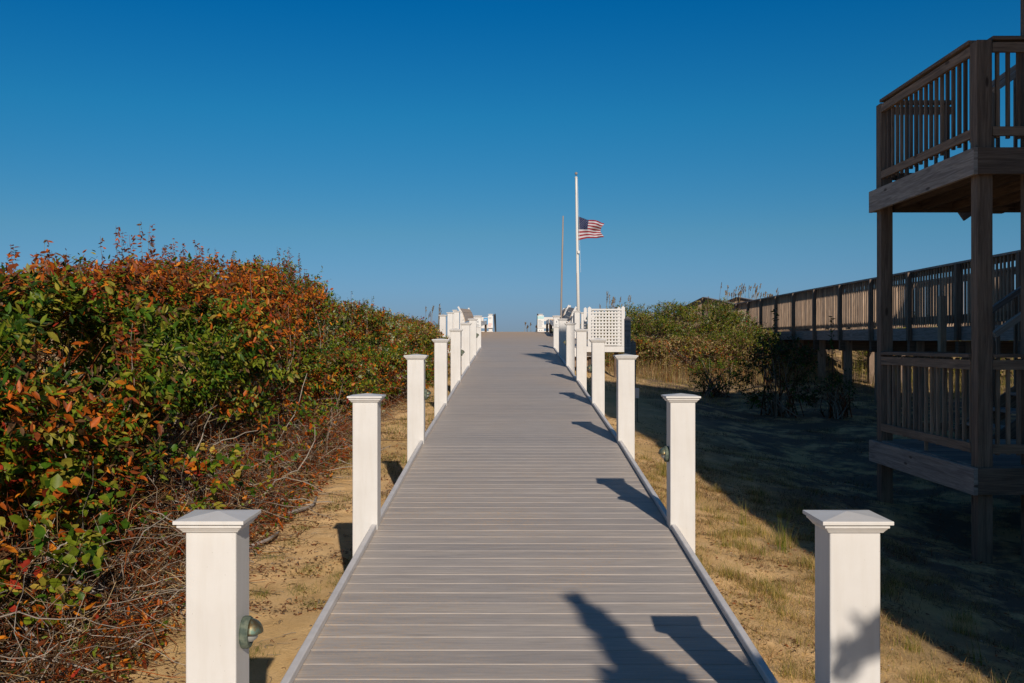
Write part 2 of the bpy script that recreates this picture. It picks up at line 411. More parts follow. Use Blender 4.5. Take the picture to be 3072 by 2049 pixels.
for sx, side in ((-1, 'left'), (1, 'right')):
    for k, py in enumerate(posty):
        lit = (k % 2 == 0) if sx < 0 else (k % 2 == 1)
        pr = protoL if lit else protoP
        o = pr if id(pr) not in used else copy_tree(pr); used.add(id(pr))
        o.location = (XC+sx*(HW+PW/2), py+PW/2, deckz(py)); o.rotation_euler = (0, 0, 0 if sx < 0 else math.pi)
        extra = ' with a round brass lamp' if lit else ' without a lamp'
        where = {0: 'nearest the camera, ', 7: 'before the landing, '}.get(k, '')
        tag(o, f'{ordn[k]} white post on the boardwalk\'s {side} edge, {where}{extra.strip()}', 'post', PG)

# ---- landing
ld = empty('landing_platform', (XC, 24.3, deckz(24.3))); tag(ld, 'white edged landing platform of the boardwalk at the dune crest', 'platform')
def rel(mb, name, m, **k):
    o = mb.build(name, m, None, **k); o.parent = ld; o.matrix_parent_inverse = Matrix.Translation(ld.location).inverted(); return o
f = MB()
for sx in (-1, 1):
    f.box(XC+sx*1.45-.52, XC+sx*1.45+.52, 24.17, 24.20, deckz(24.3)-.22, deckz(24.3)-.01)
    f.bar((XC+sx*1.98, 24.2, deckz(24.2)-.11), (XC+sx*1.98, 34, deckz(34)-.11), .03, .22)
    f.box(XC+sx*1.98-.015, XC+sx*1.98+.015, 34, 41.6, deckz(34)-.22, deckz(34))
rel(f, 'fascia', M['vinyl'])
for sx in (-1, 1):
    for yy in (24.5, 27.6, 31, 34.5, 38, 41): f = MB(); f.box(XC+sx*1.7-.07, XC+sx*1.7+.07, yy-.07, yy+.07, deckz(yy)-1.6, deckz(yy)-.25); rel(f, 'pile', M['wood'])
for yy in (24.4, 27.6, 31, 34.5, 38, 41): f = MB(); f.box(XC-1.9, XC+1.9, yy-.04, yy+.04, deckz(yy)-.48, deckz(yy)-.24); rel(f, 'beam', M['wood'])
for (px, py, dz, lb) in [(-1.83, 24.5, 0, 'first white post on the left side of the landing, half sunk behind brush'), (-1.85, 27.6, 0, 'second white post on the left side of the landing'),
        (-1.78, 29.5, 0, 'third white post on the left side of the landing, before the bench'), (-2.0, 37.6, 0, 'white post behind the left bench of the landing'),
        (-2.5, 40.4, .17, 'outermost tall white post at the far left corner of the landing'), (-2.22, 40.6, .2, 'tall white post second from the far left corner of the landing'),
        (1.83, 24.5, 0, 'first white post on the right side of the landing, in front of the lattice'), (1.85, 27.6, 0, 'second white post on the right side of the landing'),
        (1.78, 29.5, 0, 'third white post on the right side of the landing beside the bench'), (1.72, 33.4, 0, 'white post between the two right benches'),
        (1.90, 37.6, 0, 'white post behind the far right bench'), (2.42, 40.4, .2, 'tall white post at the far right corner of the landing'), (2.2, 38.6, .17, 'tall white post next to the flagpole foot')]:
    o = copy_tree(protoP); o.location = (XC+px, py, deckz(py)+dz); o.rotation_euler = (0, 0, 0); tag(o, lb, 'post', PG)

def make_bench(sx, y0, y1, label):
    b_ = empty('bench', (XC+sx*1.45, (y0+y1)/2, deckz((y0+y1)/2))); tag(b_, label, 'bench', 'benches on the landing')
    def rb(mb, name, m, par=None, **k):
        o = mb.build(name, m, None, **k); o.parent = b_; o.matrix_parent_inverse = Matrix.Translation(b_.location).inverted(); return o
    X0 = XC+sx*1.12
    s_ = MB()
    for k in range(3): s_.bar((X0+sx*(.07+.145*k), y0, deckz(y0)+.42), (X0+sx*(.07+.145*k), y1, deckz(y1)+.42), .135, .026)
    rb(s_, 'seat', M['deck'])
    s_ = MB(); s_.bar((X0-sx*.012, y0, deckz(y0)+.38), (X0-sx*.012, y1, deckz(y1)+.38), .02, .13); rb(s_, 'apron', M['vinyl'])
    # leaning slatted back, curving outward
    s_ = MB(); pts = [(.44, .46), (.475, .60), (.53, .74), (.61, .87)]
    for k in range(3):
        (a0, z0), (a1, z1) = pts[k], pts[k+1]
        for yy, yn in ((y0, y1),):
            p0 = [(X0+sx*a0, y, deckz(y)+z0) for y in (y0, y1)]; p1 = [(X0+sx*a1, y, deckz(y)+z1-.008) for y in (y1, y0)]
            q4 = [Vector(v_) for v_ in (p0[0], p0[1], p1[0], p1[1])]; off = Vector((sx*.022, 0, -.006)); r4 = [v_+off for v_ in q4]
            u4 = [(0, .15*k), (y1-y0, .15*k), (y1-y0, .15*k+.14), (0, .15*k+.14)]
            s_.quad(q4, u4, .5); s_.quad(r4, u4, .5)
            for i in range(4): n_ = (i+1) % 4; s_.quad([q4[i], q4[n_], r4[n_], r4[i]], [(0, 0), (.1, 0), (.1, .02), (0, .02)], .5)
    rb(s_, 'backrest', M['deck'])
    for yy in (y0, y1):
        s_ = MB(); z = deckz(yy)
        outer = [(.47, .0), (.50, .50), (.56, .72), (.66, .90)]
        for k in range(3): s_.bar((X0+sx*outer[k][0], yy, z+outer[k][1]), (X0+sx*outer[k+1][0], yy, z+outer[k+1][1]+.012), .05, .07, up=(0, 1, 0))
        rb(s_, 'back_support', M['vinyl'])
        s_ = MB(); s_.box(X0+.02*sx-.04, X0+.02*sx+.04, yy-.04+(.05 if yy == y0 else -.05), yy+.04+(.05 if yy == y0 else -.05), z+.0, z+.40); rb(s_, 'leg', M['wood_dark'])
make_bench(-1, 30.2, 36.8, 'long grey bench with white leaning ends on the left of the landing')
make_bench(1, 29.9, 33.0, 'nearer grey bench with curved white ends on the right of the landing')
make_bench(1, 33.9, 37.2, 'farther grey bench with curved white ends on the right of the landing')
# end rails with notices
def end_rail(x0, x1, label, xpost):
    zz = deckz(40); b_ = empty('end_railing', (XC+x0, 40.2, zz)); tag(b_, label, 'railing', 'white end railings of the landing')
    def rb(mb, name, m, **k):
        o = mb.build(name, m, None, **k); o.parent = b_; o.matrix_parent_inverse = Matrix.Translation(b_.location).inverted(); return o
    for z0, z1 in ((.50, .66), (.21, .36), (.02, .10)):
        s_ = MB(); s_.box(XC+min(x0, x1), XC+max(x0, x1), 40.18, 40.22, zz+z0, zz+z1); rb(s_, 'rail_board', M['vinyl'])
end_rail(-.95, -2.14, 'white three board end railing left of the gap, carrying the blue sign', 0)
end_rail(.92, 2.34, 'white three board end railing right of the gap, carrying the pale teal notice', 0)
for px, lb in ((-1.05, 'white post on the left of the gap at the end of the boardwalk'), (.98, 'white post on the right of the gap at the end of the boardwalk')):
    o = copy_tree(protoP); o.location = (XC+px, 40.3, deckz(40)); tag(o, lb, 'post', PG)
def sign(name, x0, x1, z0, z1, y, label, bands, m='paper'):
    s_ = MB(); s_.box(x0, x1, y-.012, y, EZ+z0, EZ+z1)
    o = s_.build(name, M[m]); tag(o, label, 'sign')
    for (u0, u1, v0, v1, mm_, nm) in bands:
        k = MB(); k.box(x0+(x1-x0)*u0, x0+(x1-x0)*u1, y-.0145, y-.0122, EZ+z0+(z1-z0)*v0, EZ+z0+(z1-z0)*v1); k.build(nm, M[mm_], o)
    return o
lines = lambda n, v0, v1, ink='ink': [(.10, .55+.35*random.random(), v0+(v1-v0)*i/n, v0+(v1-v0)*(i+.38)/n, ink, 'text_line') for i in range(n)]
sign('notice_sign', -1.27, -1.11, .76, 1.03, 40.16, 'small bright blue notice on the left end railing', lines(5, .12, .9, 'paper'), 'signblue')
sign('notice_sign', -1.10, -.90, .62, 1.10, 40.15, 'white notice with pale red print on the left end post', lines(6, .1, .42, 'inkred')+lines(3, .75, .93), 'paper')
sign('notice_sign', .90, 1.16, .62, 1.12, 40.15, 'tall white notice with pale teal heading on the right end post', [(.0, 1, .72, .95, 'signteal', 'heading')]+lines(8, .08, .66), 'paper')
sign('notice_sign', .90, 1.16, .44, .60, 40.15, 'low white notice with two grey marks under the teal one', [(.25, .38, .35, .6, 'ink', 'mark'), (.6, .73, .35, .6, 'ink', 'mark')], 'paper')
y8 = posty[7]
for sx, lb in ((1, 'white notice on the face of the eighth right post'), (-1, 'white notice on the face of the eighth left post')):
    xx = XC+sx*(HW+PW/2)
    sign('notice_sign', xx-.055, xx+.055, .38, .56, y8-.002, lb, [(.38, .6, .62, .85, 'ink', 'mark')]+lines(4, .08, .5), 'paper')
for sx, lb in ((-1, 'dark leaning handrail of the beach steps on the left of the gap'), (1, 'dark leaning handrail of the beach steps on the right of the gap')):
    s_ = MB(); x = XC+sx*.88
    s_.bar((x-sx*.02, 41.2, deckz(40)), (x+sx*.05, 41.2, deckz(40)+.80), .05, .05, up=(0, 1, 0)); s_.bar((x, 41.2, deckz(40)+.8), (x, 44.5, deckz(40)-.9), .05, .07); s_.bar((x, 44.4, deckz(40)-2.0), (x, 44.4, deckz(40)-.9), .08, .08, up=(0, 1, 0))
    s_.bar((x, 41.2, deckz(40)+.4), (x, 44.5, deckz(40)-1.3), .04, .06)
    o = s_.build('stair_handrail', M['dark']); tag(o, lb, 'handrail', 'handrails of the beach steps')
# lattice screen
la = empty('lattice_screen', (2.2, 24.2, EZ-.2)); tag(la, 'white square lattice screen with pointed posts right of the landing', 'screen')
def rb(mb, name, m, root=la, **k):
    o = mb.build(name, m, None, **k); o.parent = root; o.matrix_parent_inverse = Matrix.Translation(root.location).inverted(); return o
def picket(x, y, z0, z1, w_=.075, d_=.05):
    s_ = MB(); s_.prism([(x-w_/2, z0), (x+w_/2, z0), (x+w_/2, z1-w_*.45), (x, z1), (x-w_/2, z1-w_*.45)], y-d_/2, y+d_/2, axis='Y'); return s_
rb(picket(1.79, 24.0, EZ-.07, EZ+.885, .085), 'pointed_post', M['vinyl']); rb(picket(2.60, 24.0, EZ-.07, EZ+.90, .085), 'pointed_post', M['vinyl'])
rb(picket(1.73, 24.6, EZ-.07, EZ+.89), 'pointed_post', M['vinyl']); rb(picket(2.56, 24.6, EZ-.07, EZ+.90), 'pointed_post', M['vinyl'])
s_ = MB()
pt_ = .077
for k in range(9): s_.box(1.86+pt_*k-.003, 1.86+pt_*k+.038, 24.000, 24.008, EZ-.06, EZ+.79)
for k in range(11): s_.box(1.835, 2.555, 23.990, 23.998, EZ-.055+pt_*k, EZ-.055+pt_*k+.038)
rb(s_, 'lattice_panel', M['vinyl'])
s_ = MB(); s_.box(1.835, 2.556, 23.97, 24.02, EZ+.79, EZ+.83); rb(s_, 'top_rail', M['vinyl'])
s_ = MB(); s_.box(1.62, 2.68, 23.96, 23.985, EZ-.21, EZ-.075); rb(s_, 'bottom_board', M['vinyl'])
s_ = MB(); s_.box(1.74, 2.58, 24.02, 24.62, EZ-.16, EZ-.12); rb(s_, 'floor', M['wood'])
s_ = MB(); s_.box(2.40, 2.50, 24.1, 24.2, EZ-1.2, EZ-.16); s_.box(1.80, 1.90, 24.3, 24.4, EZ-1.2, EZ-.16); rb(s_, 'leg', M['wood_dark'])
# weathered pointed posts, right of the screen
def pointed(x, y, w_, z1, label):
    zb = float(gz(x, y))-.2
    s_ = picket(x, y, zb, z1, w_, .10); s_.prism([(x-w_*.12, z1-.52), (x+.01, z1-.68), (x+w_*.12, z1-.52), (x+.005, z1-.40)], y-.054, y-.0505, axis='Y', tn=0)
    o = s_.build('pointed_post', M['wood_grey']); tag(o, label, 'post', 'weathered posts beside the lattice')
pointed(2.30, 20.4, .125, EZ+.555, 'taller weathered blue grey post with pointed top, right of the lattice')
pointed(2.44, 20.6, .10, EZ+.06, 'shorter dark weathered post, right of the pointed one')
mk = MB(); mk.box(1.952, 1.962, 15.97, 15.98, float(gz(1.96, 16))-.1, EZ-.88); o = mk.build('marker_light', M['dark']); tag(o, 'small white box on a thin stake in the shade behind the third right post', 'light')
mk = MB(); mk.box(1.925, 1.985, 15.95, 16.0, EZ-.88, EZ-.72); mk.build('housing', M['vinyl'], o)

# ------------------------------------------------------------ flagpole, flag, wooden pole
fy = 38.0
def pxx(px, d): return (px-1545.6)*d/2987
def pxz(py, d): return EZ+(1030-py)*d/2987
fp = empty('flagpole', (pxx(1737, fy), fy, deckz(34))); tag(fp, 'tall white flagpole with a ball on top behind the landing', 'flagpole')
s_ = MB(); b0 = Vector((pxx(1737, fy), fy, EZ-.3)); b1 = Vector((pxx(1728.5, fy), fy, pxz(532, fy)))
s_.tube([b0, b0.lerp(b1, .45), b0.lerp(b1, .9), b1], [.062, .055, .043, .040], 16); rb(s_, 'pole', M['polewhite'], fp, smooth=True)
s_ = lathe([(0, .02), (.045, .02), (.055, .0), (.05, -.03), (0, -.03)], 16); o = rb(s_, 'truck', M['polewhite'], fp); o.matrix_parent_inverse = Matrix(); o.location = b1-fp.location
s_ = lathe([(.0, -.0), (.012, .0), (.012, .07), (.03, .075), (.05, .10), (.055, .125), (.05, .15), (.03, .175), (0, .18)], 16); o = s_.build('ball', M['wood_grey'], fp, smooth=True); o.location = b1-fp.location+Vector((0, 0, .02))
s_ = MB(); s_.tube([b0+Vector((.065, -.03, 3.0)), b1+Vector((.05, -.02, -.02))], .004, 5); rb(s_, 'halyard', M['paper'], fp)
s_ = MB(); s_.box(b0.x-.06, b0.x+.02, fy-.12, fy-.05, pxz(757, fy)-.05, pxz(757, fy)+.05); rb(s_, 'cleat', M['polewhite'], fp)
# flag
FU = [0, .2, .35, .6, .8, 1.0]; FT = [150, 222, 300, 335, 372, 452]; FB = [1270, 1218, 1185, 1168, 1160, 1152]
def fpos(u, v):      # u fly 0..1, v 0 top .. 1 bottom
    tp = np.interp(u, FU, FT); bt = np.interp(u, FU, FB)
    pyx = 640+(tp+(bt-tp)*v)/15.68
    xr = 1215-150*math.sin(min(1, max(0, (v-.05)/.9))*math.pi)*.9-40*v
    px = 1735.5+(xr*u)/15.68
    amp = .10*u+.03
    yy = fy+amp*math.sin(7.5*u+2.0*v)+.05*math.sin(15*u-4*v+1)*u + .12*math.sin(9*v+3*u)*u*.6
    return Vector((pxx(px, fy), yy, pxz(pyx+1.2*math.sin(9*u+3*v)*u, fy)))
nu, nv = 40, 39; V = [fpos(i/nu, k/nv) for k in range(nv+1) for i in range(nu+1)]
F_ = []; MI = []
for k in range(nv):
    for i in range(nu):
        a = k*(nu+1)+i; F_.append((a, a+1, a+nu+2, a+nu+1)); st = k*13//nv
        MI.append(2 if (i < 16 and st < 7) else (0 if st % 2 == 0 else 1))
me = bpy.data.meshes.new('flag'); me.from_pydata([tuple(v_) for v_ in V], [], F_); me.polygons.foreach_set('material_index', MI)
fo = link('flag', me, None, [M['red'], M['white'], M['blue']]); tag(fo, 'striped red and white flag with blue starred corner flying at half mast', 'flag')
me.shade_smooth(); sd = fo.modifiers.new('thick', 'SOLIDIFY'); sd.thickness = .003
sv = []; sf_ = []
for r_i in range(9):
    nC = 6 if r_i % 2 == 0 else 5
    for cI in range(nC):
        uc = .4*((cI*2+1+(r_i % 2))/12.0); vc = (7/13)*((r_i+1)/10.0)
        for off in (-.006, .006):
            b0_ = len(sv); sv.append(tuple(fpos(uc, vc)+Vector((0, off, 0))))
            for q_ in range(10):
                rr = .012 if q_ % 2 == 0 else .0055; a = q_*math.pi/5
                sv.append(tuple(fpos(max(0, uc+rr*.62*math.sin(a)), max(0, vc-rr*math.cos(a)))+Vector((0, off, 0))))
            sf_ += [(b0_, b0_+1+q_, b0_+1+(q_+1) % 10) for q_ in range(10)]
me = bpy.data.meshes.new('stars'); me.from_pydata(sv, [], sf_); link('stars', me, fo, M['white'])
wy = 30.5; s_ = MB()
s_.tube([(pxx(1683, wy), wy, EZ-.4), (pxx(1683.5, wy), wy, pxz(930, wy)), (pxx(1685, wy), wy, pxz(850, wy)), (pxx(1687.5, wy), wy, pxz(740, wy)), (pxx(1689.5, wy), wy, pxz(648, wy))], [.032, .030, .027, .026, .020], 10, tn=.7)
o = s_.build('wooden_pole', M['wood_grey'], smooth=True); tag(o, 'thin weathered bare wooden pole standing left of the flagpole', 'pole')

# ------------------------------------------------------------ two storey wooden deck at right
x0, x1, y0, y1 = 4.25, 7.2, 9.2, 11.85
UZ, LZ = EZ+1.815, EZ-1.137
dt = empty('wooden_deck', (x0, y0, LZ)); tag(dt, 'two storey weathered timber deck with slatted railings at the right edge', 'deck')
def rd(mb, name, m='wood', root=None, par=None, **k):
    root = root or dt
    o = mb.build(name, M[m], None, **k); o.parent = par or root; o.matrix_parent_inverse = Matrix() if par else Matrix.Translation(root.location).inverted()
    return o
pxs = [x0+.035, 4.765, 7.0]; pys = [y0+.035, y1-.175]
for ix, px in enumerate(pxs):
    for iy, py in enumerate(pys):
        if ix == 1 and iy == 1: continue
        top = UZ-.02 if ix != 1 else EZ+5.0
        if ix == 1: py = py+.03
        s_ = MB(); s_.box(px, px+.14, py, py+.14, float(gz(px, py))-.4, top, tn=.3+.2*random.random()); rd(s_, 'post', 'wood', bevel=.006)
for ZF, nm in ((UZ, 'upper'), (LZ, 'lower')):
    fl = MB(); n = int((y1-y0)/.145)
    for k in range(n): fl.box(x0+.04, x1, y0+.05+k*.145, y0+.05+k*.145+.138, ZF-.032, ZF-.004)
    rd(fl, 'floor', 'wood_grey' if nm == 'lower' else 'wood')
    fa = MB(); fa.box(x0-.035, x0+.005, y0-.035, y1+.03, ZF-.262, ZF-.012, tn=.95); rd(fa, 'side_fascia', 'wood_grey', bevel=.003)  # side board's paler grey tone stands in for sky and hedge light
    fa = MB(); fa.box(x0+.006, x1, y0-.035, y0+.004, ZF-.258, ZF-.012, tn=.2); rd(fa, 'front_fascia', 'wood', bevel=.003)
    fa = MB(); fa.box(x0+.006, x1, y1-.01, y1+.028, ZF-.258, ZF-.012); rd(fa, 'rear_fascia', 'wood')
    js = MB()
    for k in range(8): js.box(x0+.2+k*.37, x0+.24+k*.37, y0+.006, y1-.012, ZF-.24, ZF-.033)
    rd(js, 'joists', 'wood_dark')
def railing(a, b_, zf, nb, name='railing', front=False, longs=()):
    """a->b in plan; inset rails with balusters; cap on top"""
    a, b_ = Vector((*a, 0)), Vector((*b_, 0)); d = (b_-a); L = d.length; u = d.normalized(); nrm = Vector((u.y, -u.x, 0))
    s_ = MB(); s_.bar(a+Vector((0, 0, zf+1.02)), b_+Vector((0, 0, zf+1.02)), .14 if not front else .12, .035, tn=.35)
    r_ = rd(s_, name, 'wood', bevel=.003)
    for zc, h in ((.935, .09), (.155, .085)):
        s_ = MB(); o_ = nrm*.035; s_.bar(a+o_+Vector((0, 0, zf+zc)), b_+o_+Vector((0, 0, zf+zc)), .036, h, tn=.9); rd(s_, 'rail', 'wood', par=r_)
    for k in range(nb):
        p = a.lerp(b_, (k+.7)/(nb+.4))-nrm*.004
        lo = .005 if k in longs else .09+.01*random.random()
        s_ = MB(); s_.box(p.x-.0155, p.x+.0155, p.y-.0155, p.y+.0155, zf+lo, zf+.995, tn=random.random()); rd(s_, 'baluster', 'wood_tan' if zf < EZ else 'wood', par=r_)
    return r_
# railing objects: rails parented under each railing (thing > railing > baluster)
for ZF in (UZ, LZ):
    up = ZF == UZ
    railing((x0+.085, y1-.18), (x0+.085, y0+.18), ZF, 17 if up else 15, longs=(4, 8, 12, 15) if up else (7,))
    railing((x0+.18, y0+.10), (4.765, y0+.10), ZF, 3, front=True)
    railing((4.91, y0+.10), (7.0, y0+.10), ZF, 15, front=True)
    railing((5.15, y1-.10), (x0+.18, y1-.10), ZF, 6, front=True)
for py in pys:
    s_ = MB(); s_.box(x0+.03, x0+.17, py-.002, py+.142, UZ-.003, UZ+.999, tn=.4); rd(s_, 'corner_post', 'wood', bevel=.005)
# stairs behind
def stairs(zb, label):
    st = empty('timber_stairs', (5.3, 12.0, zb)); tag(st, label, 'stairs', 'stairs behind the timber deck')
    sl_ = .70; n = 14; run = .28
    for yy in (12.0, 13.05):
        s_ = MB(); s_.bar((5.8, yy, zb-.1), (5.8+n*run, yy, zb-.1+n*run*sl_), .045, .27); rd(s_, 'stringer', 'wood', root=st)
        s_ = MB(); sx_ = 5.76 if yy < 12.5 else 6.2; s_.bar((sx_, yy, zb+1.02+(sx_-5.45)*sl_), (5.45+n*run-.2, yy, zb+1.02+(n*run-.2)*sl_), .09, .07); r_ = rd(s_, 'handrail', 'wood_grey', root=st)
        for k in range(12):
            s_ = MB(); x = sx_+.05+k*.3; s_.box(x-.019, x+.019, yy-.019, yy+.019, zb+(x-5.8)*sl_, zb+.98+(x-5.45)*sl_); rd(s_, 'baluster', 'wood', root=st, par=r_)
    for k in range(n):
        s_ = MB(); s_.box(5.85+k*run, 5.85+k*run+.27, 12.024, 13.026, zb+(k+.55)*run*sl_-.035, zb+(k+.55)*run*sl_); rd(s_, 'tread', 'wood_grey', root=st)
    s_ = MB(); s_.box(5.66, 5.84, 11.9, 11.97, zb-.26, zb-.03); rd(s_, 'landing_beam', 'wood', root=st)
stairs(LZ, 'lower timber flight climbing to the right behind the lower deck railing'); stairs(UZ, 'upper timber flight climbing to the right behind the upper deck railing')

# ------------------------------------------------------------ neighbour house (outside the frame, throws the big shade)
hs_ = empty('beach_house', (6, 3, 0)); tag(hs_, 'tall weathered shingle beach house beside the boardwalk', 'house')
def rh(mb, name, m): o = mb.build(name, M[m], None); o.parent = hs_; o.matrix_parent_inverse = Matrix.Translation(hs_.location).inverted(); return o
s_ = MB(); s_.prism([(4.45, 3.2), (15, 3.2), (15, -13), (8.15, -13)], -.6, EZ+9.3, axis='Z'); rh(s_, 'wall', 'siding')
s_ = MB(); s_.prism([(4.26, 3.3), (15.2, 3.3), (15.2, -13.2), (7.98, -13.2)], EZ+9.302, EZ+9.45, axis='Z'); rh(s_, 'roof', 'shingle')
wx = 4.46
s_ = MB(); s_.prism([(-6, -.6), (2.3, -.6), (2.3, EZ+4.7), (-2.5, EZ+2.45), (-6, EZ+.8)], wx, 6.2, axis='X'); rh(s_, 'side_wing', 'siding')
for k in range(3):
    s_ = MB(); s_.box(7+k*2.4, 8.1+k*2.4, 3.202, 3.24, EZ+3.2, EZ+4.7); rh(s_, 'window', 'glass')
    s_ = MB(); s_.box(7+k*2.4, 8.1+k*2.4, 3.202, 3.24, EZ+.4, EZ+1.9); rh(s_, 'window', 'glass')

# ------------------------------------------------------------ neighbour's raised boardwalk
wk = empty('raised_boardwalk', (7.7, 14, EZ)); tag(wk, 'raised weathered timber walkway with dense slatted railings crossing the dune at right', 'walkway')
def rw(mb, name, m='wood', par=None, **k): o = mb.build(name, M[m], None, **k); o.parent = par or wk; o.matrix_parent_inverse = Matrix.Translation(wk.location).inverted(); return o
path = [(7.55, 12.0, .28), (7.62, 15, .29), (7.75, 20, .30), (7.95, 27, .34), (8.15, 32, .37), (8.42, 38, .40), (8.45, 44.5, .96), (8.9, 52, .84), (9.4, 60, .3)]
def wp(y, dx=0):
    ys = [p[1] for p in path]; return Vector((np.interp(y, ys, [p[0] for p in path])+dx, y, EZ+np.interp(y, ys, [p[2] for p in path])))
WW = 1.5
fl = MB(); y = 12.0
while y < 60:
    p = wp(y); fl.box(p.x+.03, p.x+WW-.03, y, y+.136, p.z-.036, p.z); y += .145
rw(fl, 'floor', 'wood_grey')
posts_y = [12.6+2.25*k for k in range(12)]+[39.6+2.4*k for k in range(9)]
tot = 0; stuffL = MB(); stuffR = MB()
for side, dx in (('left', 0), ('right', WW)):
    for a, b_ in zip(path[:-1], path[1:]):
        pa, pb = wp(a[1], dx), wp(b_[1], dx)
        s_ = MB(); s_.bar(pa+Vector((0, 0, 1.09)), pb+Vector((0, 0, 1.09)), .14, .035, tn=.6); rw(s_, 'cap_rail', 'wood_grey')
        s_ = MB(); s_.bar(pa+Vector((.03, 0, 1.02)), pb+Vector((.03, 0, 1.02)), .036, .088); rw(s_, 'top_rail', 'wood')
        s_ = MB(); s_.bar(pa+Vector((.03, 0, .16)), pb+Vector((.03, 0, .16)), .036, .088); rw(s_, 'bottom_rail', 'wood')
        s_ = MB(); s_.bar(pa+Vector((-.02 if dx == 0 else .02, 0, -.13)), pb+Vector((-.02 if dx == 0 else .02, 0, -.13)), .04, .24); rw(s_, 'side_beam', 'wood_grey')
    y = 12.1
    while y < 59.5:
        p = wp(y, dx); near = dx == 0 and 15.0 < y < 28 and tot < 100
        k = stuffR if dx else (MB() if near else stuffL)
        lean = random.uniform(-.006, .006)
        k.box(p.x-.034+(.0 if dx == 0 else .06), p.x-.004+(.0 if dx == 0 else .06), y-.016+lean, y+.016+lean, p.z+.055+random.uniform(-.01, .01), p.z+1.07, tn=random.random())
        if near: rw(k, 'baluster', 'wood_tan'); tot += 1
        y += .131 if y < 41 else .14
for s_, nm in ((stuffL, 'rear_balusters'), (stuffR, 'far_side_balusters')):
    o = rw(s_, 'baluster', 'wood_tan'); o['kind'] = 'stuff'
for y in posts_y:
    for dx in (0, WW):
        p = wp(y, dx); gzz = float(gz(p.x, y)); big = (round((y-12.6)/2.25) % 2 == 0)
        s_ = MB(); s_.box(p.x-.13 if dx == 0 else p.x+.06, p.x-.045 if dx == 0 else p.x+.14, y-.045, y+.045, p.z-.25, p.z+1.07, tn=.25); rw(s_, 'rail_post', 'wood')
        s_ = MB(); xx = p.x+.10 if dx == 0 else p.x-.1
        if True: s_.box(xx-.08, xx+.08, y-.08, y+.08, gzz-.4, p.z-.262, tn=.6); rw(s_, 'pile', 'wood')
    if y < 40:
        p = wp(y); s_ = MB(); s_.box(p.x-.1, p.x+WW+.1, y-.06, y+.06, p.z-.50, p.z-.254); rw(s_, 'cross_beam', 'wood_dark')
p = wp(17.4); s_ = MB(); s_.box(p.x-.30, p.x-.20, 17.3, 17.42, float(gz(7.4, 17.3))-.3, EZ+.82, tn=.9); o = s_.build('loose_post', M['wood_tan']); tag(o, 'pale newer timber post standing against the raised walkway', 'post')

# ------------------------------------------------------------ vegetation builders
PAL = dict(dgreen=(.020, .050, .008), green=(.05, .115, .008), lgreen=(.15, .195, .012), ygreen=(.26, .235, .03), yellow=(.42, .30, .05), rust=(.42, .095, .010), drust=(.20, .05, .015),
           orange=(.60, .20, .015), red=(.38, .04, .02), silver=(.42, .45, .28), brown=(.14, .075, .035), tan=(.50, .36, .18), straw=(.66, .46, .17), dry=(.34, .25, .11), grey=(.30, .25, .20), lgrey=(.42, .37, .31))
PALN = list(PAL); PALA = np.array([PAL[k] for k in PALN])
def pick(weights, n):
    """weights: dict name -> scalar or array(n)"""
    ks = list(weights); Wt = np.stack([np.broadcast_to(np.asarray(weights[k], float), (n,)) for k in ks], 1); Wt = np.clip(Wt, 1e-6, None)
    cw = np.cumsum(Wt, 1); r = rng.random(n)*cw[:, -1]; k = (r[:, None] > cw).sum(1)
    c = np.array([PAL[q_] for q_ in ks])[k]
    return c*(0.75+.5*rng.random((n, 1)))
def unit(a): return a/np.maximum(np.linalg.norm(a, axis=-1, keepdims=True), 1e-9)
def leaf_mesh(name, P_, D_, N_, L_, Wd, cols, fold=.25, curl=.15):
    """each leaf: 6 points, two quads meeting at the midrib"""
    n = len(P_); D_ = unit(D_); Sd = unit(np.cross(D_, N_)); Nn = np.cross(Sd, D_)
    L_ = L_[:, None]; Wd = Wd[:, None]; cu = (curl*(rng.random((n, 1))*1.6-.3))
    def pt(t_, s_): return P_+D_*L_*t_+Sd*Wd*s_+Nn*(abs(s_)*Wd*fold*1.2-cu*L_*t_*t_)
    V_ = np.stack([P_, pt(.28, .42), pt(.62, .40), pt(1.0, 0), pt(.62, -.40), pt(.28, -.42)], 1).reshape(-1, 3)
    b_ = (np.arange(n)*6)[:, None]
    F_ = np.stack([np.concatenate([b_, b_+1, b_+2, b_+3], 1), np.concatenate([b_, b_+3, b_+4, b_+5], 1)], 1).reshape(-1, 4)
    return npmesh(name, V_, F_, np.repeat(cols, 2, 0))
def tubes(name, pts, rad, cols):
    """pts (n,m,3), rad (n,m), 3-sided"""
    n, m_, _ = pts.shape; d = np.gradient(pts, axis=1); d = unit(d)
    ref = np.where(np.abs(d[..., 2:3]) > .9, np.array([1., 0, 0]), np.array([0, 0, 1.])); u = unit(np.cross(d, ref)); v_ = np.cross(d, u)
    ring = np.stack([pts+rad[..., None]*(math.cos(a)*u+math.sin(a)*v_) for a in (0, 2.094, 4.189)], 2)
    V_ = ring.reshape(-1, 3); base = (np.arange(n)[:, None, None]*m_+np.arange(m_-1)[None, :, None])*3; k = np.arange(3)[None, None, :]; k2 = (k+1) % 3
    F_ = np.stack([base+k, base+k2, base+3+k2, base+3+k], -1).reshape(-1, 4)
    return npmesh(name, V_, F_, np.repeat(cols, (m_-1)*3, 0))
